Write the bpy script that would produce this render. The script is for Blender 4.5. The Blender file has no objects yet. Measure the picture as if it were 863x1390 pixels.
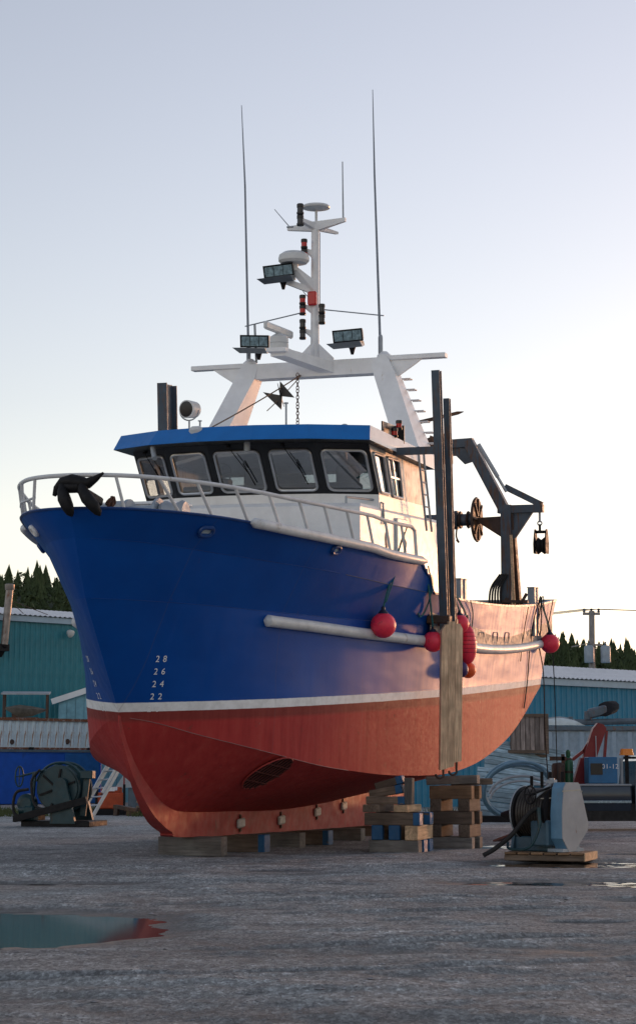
import bpy, bmesh, math, random
import numpy as np
from mathutils import Matrix, Vector, noise as mnoise
R = math.radians
rng = random.Random(11)
scene = bpy.context.scene
col = scene.collection

# ------------------------------------------------------------------ camera, sky, sun, exposure
EYE = 1.41
cam_d = bpy.data.cameras.new('camera'); cam = bpy.data.objects.new('camera', cam_d); col.objects.link(cam)
cam.location = (0, 0, EYE); cam.rotation_euler = (R(90 + 8.2447), 0, 0)
cam_d.sensor_fit = 'VERTICAL'; cam_d.sensor_height = 24.0
cam_d.lens = 24.0 * 2450.0 / 1390.0
cam_d.clip_start = 0.1; cam_d.clip_end = 6000
scene.camera = cam

SUN_AZ, SUN_EL = R(39), R(3.2)          # to the right of the view axis, low over the yard
world = bpy.data.worlds.new('World'); scene.world = world; world.use_nodes = True
wn = world.node_tree.nodes; wl = world.node_tree.links
bg = wn['Background']
sky = wn.new('ShaderNodeTexSky'); sky.sky_type = 'NISHITA'; sky.sun_disc = False
sky.sun_elevation = SUN_EL; sky.sun_rotation = SUN_AZ
sky.altitude = 0; sky.air_density = 1.0; sky.dust_density = 0.5; sky.ozone_density = 1.5
hs = wn.new('ShaderNodeHueSaturation'); hs.inputs['Saturation'].default_value = 0.64
tint = wn.new('ShaderNodeMix'); tint.data_type = 'RGBA'; tint.blend_type = 'MULTIPLY'; tint.inputs[0].default_value = 1.0
tint.inputs[7].default_value = (1.045, 0.927, 0.960, 1)          # faintly rosy evening air
wl.new(sky.outputs[0], hs.inputs['Color']); wl.new(hs.outputs[0], tint.inputs[6]); wl.new(tint.outputs[2], bg.inputs['Color'])
bg.inputs['Strength'].default_value = 0.15

sun_d = bpy.data.lights.new('sun', 'SUN'); sun = bpy.data.objects.new('sun', sun_d); col.objects.link(sun)
sun_d.energy = 0.36; sun_d.angle = R(2.0); sun_d.color = (1.0, 0.42, 0.17)
sdir = Vector((math.sin(SUN_AZ) * math.cos(SUN_EL), math.cos(SUN_AZ) * math.cos(SUN_EL), math.sin(SUN_EL)))
sun.rotation_euler = (-sdir).to_track_quat('-Z', 'Y').to_euler()
scene.view_settings.view_transform = 'Standard'; scene.view_settings.look = 'None'
scene.view_settings.exposure = 1.58; scene.view_settings.gamma = 1.0
scene.view_settings.use_curve_mapping = False
scene.render.engine = 'CYCLES'; scene.cycles.max_bounces = 8; scene.cycles.transparent_max_bounces = 12

# ------------------------------------------------------------------ materials
def new_mat(name):
    m = bpy.data.materials.new(name); m.use_nodes = True
    nt = m.node_tree; b = nt.nodes['Principled BSDF']
    return m, nt, b
def nd(nt, typ, **kw):
    n = nt.nodes.new(typ)
    for k, v in kw.items():
        if k in n.inputs: n.inputs[k].default_value = v
        else: setattr(n, k, v)
    return n
def ramp(nt, src, stops):
    n = nt.nodes.new('ShaderNodeValToRGB'); e = n.color_ramp.elements
    while len(e) < len(stops): e.new(0.5)
    for i, (p, c) in enumerate(stops):
        e[i].position = p; e[i].color = c if len(c) == 4 else (*c, 1)
    nt.links.new(src, n.inputs[0]); return n.outputs['Color']
def mixc(nt, fac, a, b, mode='MIX'):
    n = nt.nodes.new('ShaderNodeMix'); n.data_type = 'RGBA'; n.blend_type = mode
    for s, v in ((0, fac), (6, a), (7, b)):
        if hasattr(v, 'is_linked') or isinstance(v, bpy.types.NodeSocket): nt.links.new(v, n.inputs[s])
        else: n.inputs[s].default_value = v if s == 0 else ((*v, 1) if len(v) == 3 else v)
    return n.outputs[2]
def coords(nt, scale=(1, 1, 1)):
    tc = nt.nodes.new('ShaderNodeTexCoord'); mp = nt.nodes.new('ShaderNodeMapping')
    mp.inputs['Scale'].default_value = scale
    nt.links.new(tc.outputs['Object'], mp.inputs['Vector']); return mp.outputs[0]
def nz(nt, vec, scale, detail=5, rough=0.6):
    n = nd(nt, 'ShaderNodeTexNoise', Scale=scale, Detail=detail, Roughness=rough)
    nt.links.new(vec, n.inputs['Vector']); return n.outputs['Fac']
def bump(nt, b, h, strength=0.3, dist=0.01):
    n = nd(nt, 'ShaderNodeBump', Strength=strength, Distance=dist)
    nt.links.new(h, n.inputs['Height']); nt.links.new(n.outputs[0], b.inputs['Normal'])

MATS = {}
def paint(name, c, rough=0.45, metal=0.0, var=0.25, scale=3.0, wear=None, wearamt=0.0, wscale=(2, 2, 0.6), bmp=0.05, spec=0.5):
    """paint or metal with mottling and, if asked, patches / streaks of wear of its own shape"""
    if name in MATS: return MATS[name]
    m, nt, b = new_mat(name)
    v = coords(nt); f = nz(nt, v, scale)
    dark = tuple(x * (1 - var) for x in c); light = tuple(min(1, x * (1 + var * 0.5)) for x in c)
    cc = ramp(nt, f, [(0.3, dark), (0.7, light)])
    if wear and wearamt > 0:
        v2 = coords(nt, wscale); f2 = nz(nt, v2, 2.5, 8, 0.7)
        lo = 0.72 - 0.35 * wearamt
        k = ramp(nt, f2, [(lo, (0, 0, 0)), (lo + 0.08, (1, 1, 1))])
        cc = mixc(nt, k, cc, wear)
    nt.links.new(cc, b.inputs['Base Color'])
    r = ramp(nt, nz(nt, v, scale * 3), [(0.3, (rough * 0.8,) * 3), (0.7, (min(1, rough * 1.25),) * 3)])
    nt.links.new(r, b.inputs['Roughness']); b.inputs['Metallic'].default_value = metal
    b.inputs['Specular IOR Level'].default_value = spec
    if bmp: bump(nt, b, nz(nt, v, scale * 8), bmp, 0.01)
    MATS[name] = m; return m
RUST = (0.16, 0.06, 0.025)
white_paint = paint('white_paint', (0.86, 0.88, 0.90), 0.35, wear=(0.55, 0.48, 0.40), wearamt=0.22, wscale=(3, 3, 0.35), var=0.1)
white_pipe = paint('white_pipe', (0.68, 0.70, 0.72), 0.4, var=0.2, wear=(0.35, 0.3, 0.25), wearamt=0.3, wscale=(1, 1, 1))
black_paint = paint('black_paint', (0.008, 0.009, 0.012), 0.35, var=0.2)
black_iron = paint('black_iron', (0.008, 0.008, 0.010), 0.62, var=0.4, spec=0.3, bmp=0.3)
brow_blue = paint('brow_blue', (0.004, 0.16, 0.52), 0.4, var=0.1)
grey_steel = paint('grey_steel', (0.10, 0.14, 0.18), 0.5, var=0.3, wear=RUST, wearamt=0.45, wscale=(4, 4, 0.7))
post_steel = paint('post_steel', (0.055, 0.085, 0.12), 0.5, var=0.3, wear=(0.09, 0.045, 0.03), wearamt=0.55, wscale=(5, 5, 0.5))
brown_steel = paint('brown_steel', (0.06, 0.035, 0.028), 0.6, var=0.4, wear=(0.10, 0.045, 0.02), wearamt=0.6)
alu = paint('aluminium', (0.55, 0.57, 0.6), 0.35, metal=0.8, var=0.15)
galv = paint('galvanised', (0.36, 0.40, 0.44), 0.5, metal=0.3, var=0.2)
light_steel = paint('light_steel', (0.30, 0.36, 0.42), 0.45, var=0.2, wear=RUST, wearamt=0.25, wscale=(2, 2, 2))
rubber = paint('rubber', (0.015, 0.015, 0.016), 0.7, var=0.3)
hose_blue = paint('hose_blue', (0.16, 0.30, 0.42), 0.4, var=0.25)
rope_teal = paint('rope_teal', (0.03, 0.16, 0.17), 0.8, scale=30, var=0.5)
rope_dark = paint('rope_dark', (0.025, 0.024, 0.024), 0.9, scale=30, var=0.4)
rope_tan = paint('rope_tan', (0.16, 0.10, 0.06), 0.9, scale=30, var=0.4)
chain_rust = paint('chain_rust', (0.10, 0.04, 0.025), 0.7, scale=20, var=0.5)
buoy_red = paint('buoy_red', (0.95, 0.045, 0.10), 0.42, var=0.15, scale=6, wear=(0.55, 0.03, 0.05), wearamt=0.35, wscale=(3, 3, 3))
buoy_orange = paint('buoy_orange', (0.88, 0.13, 0.02), 0.45, var=0.2, scale=6)
buoy_purple = paint('buoy_purple', (0.05, 0.02, 0.13), 0.45, var=0.2)
for bm_ in (buoy_red, buoy_orange):
    pb = bm_.node_tree.nodes['Principled BSDF']; pb.inputs['Subsurface Weight'].default_value = 0.6; pb.inputs['Subsurface Scale'].default_value = 0.15; pb.inputs['Subsurface Radius'].default_value = (1.0, 0.35, 0.3)
navy_blob = paint('buoy_cap', (0.01, 0.014, 0.04), 0.5, var=0.2)
red_lens = paint('red_lens', (0.55, 0.01, 0.015), 0.2, var=0.1)
red_paint = paint('red_paint', (0.24, 0.008, 0.014), 0.4, var=0.25, wear=(0.12, 0.02, 0.015), wearamt=0.3)
teal_dark = paint('teal_dark', (0.007, 0.048, 0.062), 0.45, var=0.35, wear=(0.04, 0.03, 0.025), wearamt=0.35)
blue_box = paint('blue_box', (0.008, 0.09, 0.48), 0.45, var=0.25, scale=1.0, wear=(0.012, 0.06, 0.28), wearamt=0.35, wscale=(.7, .7, .3))
tool_blue = paint('tool_blue', (0.01, 0.15, 0.36), 0.4, var=0.2, wear=(0.02, 0.05, 0.10), wearamt=0.3)
green_cyl = paint('green_cylinder', (0.012, 0.11, 0.05), 0.4, var=0.2)
green_tarp = paint('green_tarp', (0.01, 0.07, 0.05), 0.6, var=0.4)
orange_eng = paint('orange_engine', (0.45, 0.07, 0.02), 0.45, var=0.3, wear=(0.08, 0.03, 0.02), wearamt=0.4)
truck_paint = paint('truck_paint', (0.045, 0.06, 0.085), 0.18, var=0.1, metal=0.3, bmp=0)
amber = paint('amber_lens', (0.9, 0.28, 0.02), 0.25, var=0.1)
rust_cont = paint('white_container', (0.62, 0.74, 0.80), 0.6, var=0.2, wear=(0.26, 0.12, 0.05), wearamt=0.50, wscale=(5, 5, 0.45))
rust_trim = paint('container_rust', (0.34, 0.27, 0.24), 0.7, var=0.4, wear=(0.17, 0.06, 0.025), wearamt=0.9, wscale=(3, 3, 3))
grey_cont = paint('grey_container', (0.32, 0.42, 0.52), 0.5, var=0.25, wear=(0.5, 0.5, 0.5), wearamt=0.2, wscale=(5, 5, 0.6))
teal_wall = paint('teal_wall', (0.022, 0.22, 0.28), 0.5, var=0.25, scale=0.8)
blue_wall = paint('blue_wall', (0.004, 0.19, 0.33), 0.5, var=0.2, scale=0.8)
pale_blue_wall = paint('pale_blue_wall', (0.20, 0.42, 0.50), 0.6, var=0.25)
roof_sheet = paint('roof_sheet', (0.78, 0.79, 0.80), 0.5, metal=0.1, var=0.15, scale=1)
trim_blue = paint('trim_blue', (0.36, 0.48, 0.58), 0.5, var=0.1)
radome_white = paint('radome_white', (0.66, 0.68, 0.68), 0.35, var=0.08)
wood_end_blue = paint('blue_timber_paint', (0.008, 0.085, 0.21), 0.6, var=0.3, wear=(0.10, 0.08, 0.06), wearamt=0.3, wscale=(3, 3, 3))
zinc = paint('zinc', (0.55, 0.53, 0.50), 0.6, var=0.3, scale=10, wear=(0.25, 0.15, 0.1), wearamt=0.4, wscale=(6, 6, 6))

def wood(name, c, axis='x', end=None):
    if name in MATS: return MATS[name]
    m, nt, b = new_mat(name)
    sc = {'x': (1.2, 14, 14), 'y': (14, 1.2, 14), 'z': (14, 14, 1.2)}[axis]
    tc = nt.nodes.new('ShaderNodeTexCoord'); oi = nt.nodes.new('ShaderNodeObjectInfo')
    mp = nt.nodes.new('ShaderNodeMapping'); mp.inputs['Scale'].default_value = sc
    ad = nt.nodes.new('ShaderNodeVectorMath'); ad.operation = 'ADD'
    mul = nt.nodes.new('ShaderNodeMath'); mul.operation = 'MULTIPLY'; mul.inputs[1].default_value = 37.0
    nt.links.new(oi.outputs['Random'], mul.inputs[0])
    nt.links.new(tc.outputs['Object'], ad.inputs[0]); nt.links.new(mul.outputs[0], ad.inputs[1])
    nt.links.new(ad.outputs[0], mp.inputs['Vector'])
    f = nz(nt, mp.outputs[0], 1.6, 8, 0.65)
    cc = ramp(nt, f, [(0.28, tuple(x * 0.35 for x in c)), (0.5, c), (0.75, tuple(min(1, x * 1.5) for x in c))])
    big = nz(nt, ad.outputs[0], 2.2, 3, 0.5)
    cc = mixc(nt, ramp(nt, big, [(0.35, (0, 0, 0)), (0.65, (0.7, 0.7, 0.7))]), cc, tuple(x * 0.45 for x in c))
    hsv = nt.nodes.new('ShaderNodeHueSaturation')
    mr = nd(nt, 'ShaderNodeMapRange'); mr.inputs['To Min'].default_value = 0.7; mr.inputs['To Max'].default_value = 1.25
    nt.links.new(oi.outputs['Random'], mr.inputs['Value']); nt.links.new(mr.outputs[0], hsv.inputs['Value'])
    nt.links.new(cc, hsv.inputs['Color'])
    nt.links.new(hsv.outputs[0], b.inputs['Base Color']); b.inputs['Roughness'].default_value = 0.85
    bump(nt, b, f, 0.5, 0.01)
    MATS[name] = m; return m
timber_x = wood('timber', (0.17, 0.125, 0.095))
timber_warm = wood('timber_warm', (0.29, 0.175, 0.10))
timber_fresh = wood('timber_fresh', (0.60, 0.42, 0.26))
timber_grey = wood('timber_grey', (0.175, 0.165, 0.155))
board_z = wood('guard_board', (0.76, 0.52, 0.34), 'z')
board_siding = wood('siding_board', (0.36, 0.50, 0.58), 'x')
crate_wood = wood('crate_wood', (0.30, 0.25, 0.23), 'z')
pole_wood = wood('pole_wood', (0.28, 0.26, 0.25), 'z')

def glass_mat():
    m, nt, b = new_mat('window_glass'); nt.nodes.remove(b)
    out = nt.nodes['Material Output']
    tr = nd(nt, 'ShaderNodeBsdfTransparent', Color=(0.62, 0.68, 0.70, 1)); gl = nd(nt, 'ShaderNodeBsdfGlossy', Roughness=0.03)
    fr = nd(nt, 'ShaderNodeFresnel', IOR=1.5); mx = nt.nodes.new('ShaderNodeMixShader')
    mm = nd(nt, 'ShaderNodeMath', operation='MULTIPLY_ADD'); mm.inputs[1].default_value = 1.0; mm.inputs[2].default_value = 0.36
    nt.links.new(fr.outputs[0], mm.inputs[0]); nt.links.new(mm.outputs[0], mx.inputs[0])
    nt.links.new(tr.outputs[0], mx.inputs[1]); nt.links.new(gl.outputs[0], mx.inputs[2])
    nt.links.new(mx.outputs[0], out.inputs['Surface']); return m
glass = glass_mat()
lamp_glass = paint('lamp_glass', (0.32, 0.46, 0.52), 0.12, metal=0.2, scale=14, var=0.6, bmp=0.1)
water_m, wnt, wb = new_mat('puddle_water')
wb.inputs['Base Color'].default_value = (0.09, 0.09, 0.085, 1); wb.inputs['Roughness'].default_value = 0.06
wb.inputs['IOR'].default_value = 1.33
bump(wnt, wb, nz(wnt, coords(wnt), 9, 3), 0.02, 0.004)

ripple_m, rnt, rb_ = new_mat('rippled_water')
rb_.inputs['Base Color'].default_value = (0.012, 0.012, 0.011, 1); rb_.inputs['Roughness'].default_value = 0.06; rb_.inputs['IOR'].default_value = 1.33

def hull_mat():
    m, nt, b = new_mat('hull_paint')
    tc = nt.nodes.new('ShaderNodeTexCoord'); sp = nt.nodes.new('ShaderNodeSeparateXYZ')
    nt.links.new(tc.outputs['Object'], sp.inputs[0]); ob = tc.outputs['Object']
    wob = nd(nt, 'ShaderNodeMath', operation='MULTIPLY_ADD'); wob.inputs[1].default_value = 0.016      # hand-cut paint edges
    nt.links.new(nz(nt, coords(nt), 3.5, 6, 0.7), wob.inputs[0]); nt.links.new(sp.outputs['Z'], wob.inputs[2])
    z = wob.outputs[0]
    def stepz(z0, w=0.004):
        n = nd(nt, 'ShaderNodeMapRange'); n.inputs['From Min'].default_value = z0 - w; n.inputs['From Max'].default_value = z0 + w
        nt.links.new(z, n.inputs['Value']); return n.outputs[0]
    v = coords(nt); vs = coords(nt, (2.2, 2.2, 0.16)); vl = coords(nt, (0.5, 0.5, 1.4))
    streak = nz(nt, vs, 3.0, 7, 0.65); blot = nz(nt, v, 0.8, 6, 0.6); fine = nz(nt, v, 14, 5, 0.7)
    blue = ramp(nt, blot, [(0.3, (0.0003, 0.056, 0.29)), (0.7, (0.0004, 0.076, 0.37))])
    blue = mixc(nt, ramp(nt, streak, [(0.62, (0, 0, 0)), (0.85, (0.25, 0.25, 0.25))]), blue, (0.02, 0.05, 0.16))
    red = ramp(nt, streak, [(0.25, (0.29, 0.026, 0.027)), (0.5, (0.42, 0.042, 0.040)), (0.8, (0.47, 0.075, 0.062))])
    red = mixc(nt, ramp(nt, blot, [(0.4, (0, 0, 0)), (0.75, (0.55, 0.55, 0.55))]), red, (0.31, 0.024, 0.025))
    scr = nz(nt, coords(nt, (1, 1, 1)), 3.2, 10, 0.78)
    red = mixc(nt, ramp(nt, scr, [(0.615, (0, 0, 0)), (0.65, (0.8, 0.8, 0.8))]), red, (0.17, 0.05, 0.04))
    red = mixc(nt, ramp(nt, nz(nt, v, 5.5, 9, 0.75), [(0.665, (0, 0, 0)), (0.69, (0.7, 0.7, 0.7))]), red, (0.42, 0.24, 0.21))
    band = ramp(nt, streak, [(0.3, (0.20, 0.026, 0.024)), (0.7, (0.28, 0.05, 0.042))])
    wht = ramp(nt, nz(nt, v, 6, 6), [(0.3, (0.70, 0.70, 0.70)), (0.6, (0.88, 0.89, 0.90))])
    wht = mixc(nt, ramp(nt, streak, [(0.6, (0, 0, 0)), (0.8, (0.5, 0.5, 0.5))]), wht, (0.4, 0.33, 0.3))
    c = mixc(nt, stepz(-0.16, 0.03), red, band)
    c = mixc(nt, stepz(0.0), c, wht); c = mixc(nt, stepz(0.145), c, blue)
    # faint shell-plate butts: thin darker lines with a slight bead
    fr_ = nd(nt, 'ShaderNodeMath', operation='PINGPONG'); fr_.inputs[1].default_value = 1.22; nt.links.new(sp.outputs['X'], fr_.inputs[0])
    seam = nd(nt, 'ShaderNodeMapRange'); seam.inputs['From Min'].default_value = 0.014; seam.inputs['From Max'].default_value = 0.003
    nt.links.new(fr_.outputs[0], seam.inputs['Value'])
    sk = nd(nt, 'ShaderNodeMath', operation='MULTIPLY'); sk.inputs[1].default_value = 0.22; nt.links.new(seam.outputs[0], sk.inputs[0])
    c = mixc(nt, sk.outputs[0], c, (0.10, 0.09, 0.10))
    rust = nz(nt, coords(nt, (7, 7, 0.30)), 1.6, 6, 0.6)
    c = mixc(nt, ramp(nt, rust, [(0.70, (0, 0, 0)), (0.78, (0.4, 0.4, 0.4))]), c, (0.16, 0.075, 0.045))
    nt.links.new(c, b.inputs['Base Color'])
    isblue = stepz(0.145)
    rb = ramp(nt, streak, [(0.3, (0.32,) * 3), (0.7, (0.50,) * 3)]); rr = ramp(nt, fine, [(0.3, (0.55,) * 3), (0.7, (0.75,) * 3)])
    nt.links.new(mixc(nt, isblue, rr, rb), b.inputs['Roughness'])
    spm = nd(nt, 'ShaderNodeMapRange'); spm.inputs['To Min'].default_value = 0.2; spm.inputs['To Max'].default_value = 0.22
    nt.links.new(isblue, spm.inputs['Value']); nt.links.new(spm.outputs[0], b.inputs['Specular IOR Level'])
    # hungry-horse plating between frames plus fine relief
    wv = nd(nt, 'ShaderNodeTexWave', Scale=0.42, Distortion=2.5, Detail=1.0); wv.bands_direction = 'X'
    nt.links.new(ob, wv.inputs['Vector'])
    ma = nd(nt, 'ShaderNodeMath', operation='MULTIPLY_ADD'); ma.inputs[1].default_value = 0.06
    nt.links.new(nz(nt, vl, 1.2, 2, 0.4), ma.inputs[2]); nt.links.new(wv.outputs['Fac'], ma.inputs[0])
    mb_ = nd(nt, 'ShaderNodeMath', operation='MULTIPLY_ADD'); mb_.inputs[1].default_value = 0.04
    nt.links.new(fine, mb_.inputs[0]); nt.links.new(ma.outputs[0], mb_.inputs[2])
    bump(nt, b, mb_.outputs[0], 0.4, 0.05)
    return m
hull_paint = hull_mat()
keel_m = paint('keel_red', (0.38, 0.042, 0.038), 0.65, var=0.3, scale=2, wear=(0.20, 0.05, 0.04), wearamt=0.3, wscale=(2, 2, 1.2))
deck_m = paint('deck_paint', (0.20, 0.22, 0.22), 0.7, var=0.3)

def ground_mat():
    m, nt, b = new_mat('gravel_ground')
    v = coords(nt); vx = coords(nt, (0.75, 1.0, 1)); vf = coords(nt, (1.0, 0.40, 1))
    big = nz(nt, vx, 0.55, 6, 0.62); med = nz(nt, vx, 2.3, 8, 0.7); fine = nz(nt, vf, 30, 8, 0.8); tiny = nz(nt, vf, 110, 5, 0.8)
    c = ramp(nt, big, [(0.36, (0.13, 0.137, 0.150)), (0.50, (0.27, 0.282, 0.30)), (0.62, (0.46, 0.47, 0.485))])
    c = mixc(nt, 0.6, c, ramp(nt, med, [(0.34, (0.09, 0.095, 0.105)), (0.5, (0.27, 0.282, 0.30)), (0.66, (0.52, 0.525, 0.54))]))
    c = mixc(nt, 0.55, c, ramp(nt, fine, [(0.32, (0.06, 0.063, 0.07)), (0.52, (0.27, 0.28, 0.295)), (0.72, (0.62, 0.62, 0.63))]))
    vr = coords(nt, (0.5, 0.8, 1)); pat = nz(nt, vr, 0.9, 7, 0.68); tr_ = nz(nt, coords(nt, (0.35, 1.0, 1)), 1.5, 7, 0.65)
    c = mixc(nt, ramp(nt, pat, [(0.52, (0, 0, 0)), (0.64, (0.6, 0.6, 0.6))]), c, (0.12, 0.125, 0.135))
    c = mixc(nt, ramp(nt, tr_, [(0.54, (0, 0, 0)), (0.66, (0.6, 0.6, 0.6))]), c, (0.50, 0.505, 0.515))
    def stones(sc, lo, hi):
        vo = nd(nt, 'ShaderNodeTexVoronoi', Scale=sc); nt.links.new(vf, vo.inputs['Vector'])
        se = nt.nodes.new('ShaderNodeSeparateColor'); nt.links.new(vo.outputs['Color'], se.inputs[0])
        return ramp(nt, se.outputs[0], [(0.0, (lo,) * 3), (0.6, (0.95,) * 3), (1.0, (hi,) * 3)])
    c = mixc(nt, 1.0, c, stones(46, 0.62, 1.45), 'MULTIPLY')
    c = mixc(nt, 1.0, c, stones(15, 0.85, 1.15), 'MULTIPLY')
    # wet dark mud where the ground is low
    ge = nt.nodes.new('ShaderNodeNewGeometry'); sp = nt.nodes.new('ShaderNodeSeparateXYZ'); nt.links.new(ge.outputs['Position'], sp.inputs[0])
    add = nd(nt, 'ShaderNodeMath', operation='MULTIPLY_ADD'); add.inputs[1].default_value = 0.05
    nt.links.new(med, add.inputs[0]); nt.links.new(sp.outputs['Z'], add.inputs[2])
    wet = nd(nt, 'ShaderNodeMapRange'); wet.inputs['From Min'].default_value = 0.030; wet.inputs['From Max'].default_value = 0.004
    nt.links.new(add.outputs[0], wet.inputs['Value'])
    c = mixc(nt, wet.outputs[0], c, mixc(nt, 0.8, c, (0.030, 0.027, 0.025)))
    damp = nd(nt, 'ShaderNodeMapRange'); damp.inputs['From Min'].default_value = 0.06; damp.inputs['From Max'].default_value = 0.008; damp.inputs['To Max'].default_value = 0.6
    nt.links.new(add.outputs[0], damp.inputs['Value'])
    c = mixc(nt, damp.outputs[0], c, (0.085, 0.088, 0.095))
    c = mixc(nt, 1.0, c, ramp(nt, nz(nt, coords(nt, (1, .55, 1)), 8.5, 9, 0.82), [(0.34, (0.86, 0.90, 0.88)), (0.5, (1.55, 1.60, 1.56)), (0.64, (2.10, 2.16, 2.10))]), 'MULTIPLY')
    nt.links.new(c, b.inputs['Base Color'])
    rr = mixc(nt, wet.outputs[0], ramp(nt, med, [(0.3, (0.75,) * 3), (0.7, (0.95,) * 3)]), (0.5, 0.5, 0.5))
    nt.links.new(rr, b.inputs['Roughness'])
    hgt = nd(nt, 'ShaderNodeMath', operation='MULTIPLY_ADD'); hgt.inputs[1].default_value = 0.35
    nt.links.new(tiny, hgt.inputs[0]); nt.links.new(fine, hgt.inputs[2])
    bump(nt, b, hgt.outputs[0], 1.0, 0.06)
    return m
ground_m = ground_mat()
def foliage(name, c1, c2, sc=0.15):
    m, nt, b = new_mat(name)
    v = coords(nt); f = nz(nt, v, sc, 3, 0.5); g = nz(nt, v, 0.8, 3, 0.7)
    c = mixc(nt, f, c1, c2); c = mixc(nt, 0.4, c, ramp(nt, g, [(0.3, tuple(x * 0.5 for x in c1)), (0.7, tuple(x * 1.3 for x in c2))]))
    nt.links.new(c, b.inputs['Base Color']); b.inputs['Roughness'].default_value = 0.8
    b.inputs['Specular IOR Level'].default_value = 0.2
    return m
forest_m = foliage('forest_foliage', (0.030, 0.055, 0.028), (0.075, 0.10, 0.040), 0.05)
grass_m = foliage('grass_blades', (0.05, 0.075, 0.025), (0.10, 0.11, 0.045), 1.0)
hill_m = foliage('hill_cover', (0.02, 0.035, 0.015), (0.04, 0.05, 0.02), 0.1)

# ------------------------------------------------------------------ mesh builder
def _chamfer_template():
    V = []; idx = {}
    for sx in (-1, 1):
        for sy in (-1, 1):
            for sz in (-1, 1):
                for a in range(3): idx[(sx, sy, sz, a)] = len(V); V.append(((sx, sy, sz), a))
    Fs = []
    for a in range(3):
        b, c = (a + 1) % 3, (a + 2) % 3
        for s in (-1, 1):
            q = []
            for (u, w) in ((-1, -1), (1, -1), (1, 1), (-1, 1)):
                sg = [0, 0, 0]; sg[a] = s; sg[b] = u; sg[c] = w; q.append(idx[(*sg, a)])
            Fs.append(q if s > 0 else q[::-1])
        for s1 in (-1, 1):
            for s2 in (-1, 1):
                def k(cs, ax):
                    sg = [0, 0, 0]; sg[a] = s1; sg[b] = s2; sg[c] = cs; return idx[(*sg, ax)]
                q = [k(-1, a), k(-1, b), k(1, b), k(1, a)]
                Fs.append(q if s1 * s2 > 0 else q[::-1])
    for sx in (-1, 1):
        for sy in (-1, 1):
            for sz in (-1, 1):
                q = [idx[(sx, sy, sz, a)] for a in range(3)]
                Fs.append(q if sx * sy * sz > 0 else q[::-1])
    return V, Fs
_CV, _CF = _chamfer_template()
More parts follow.
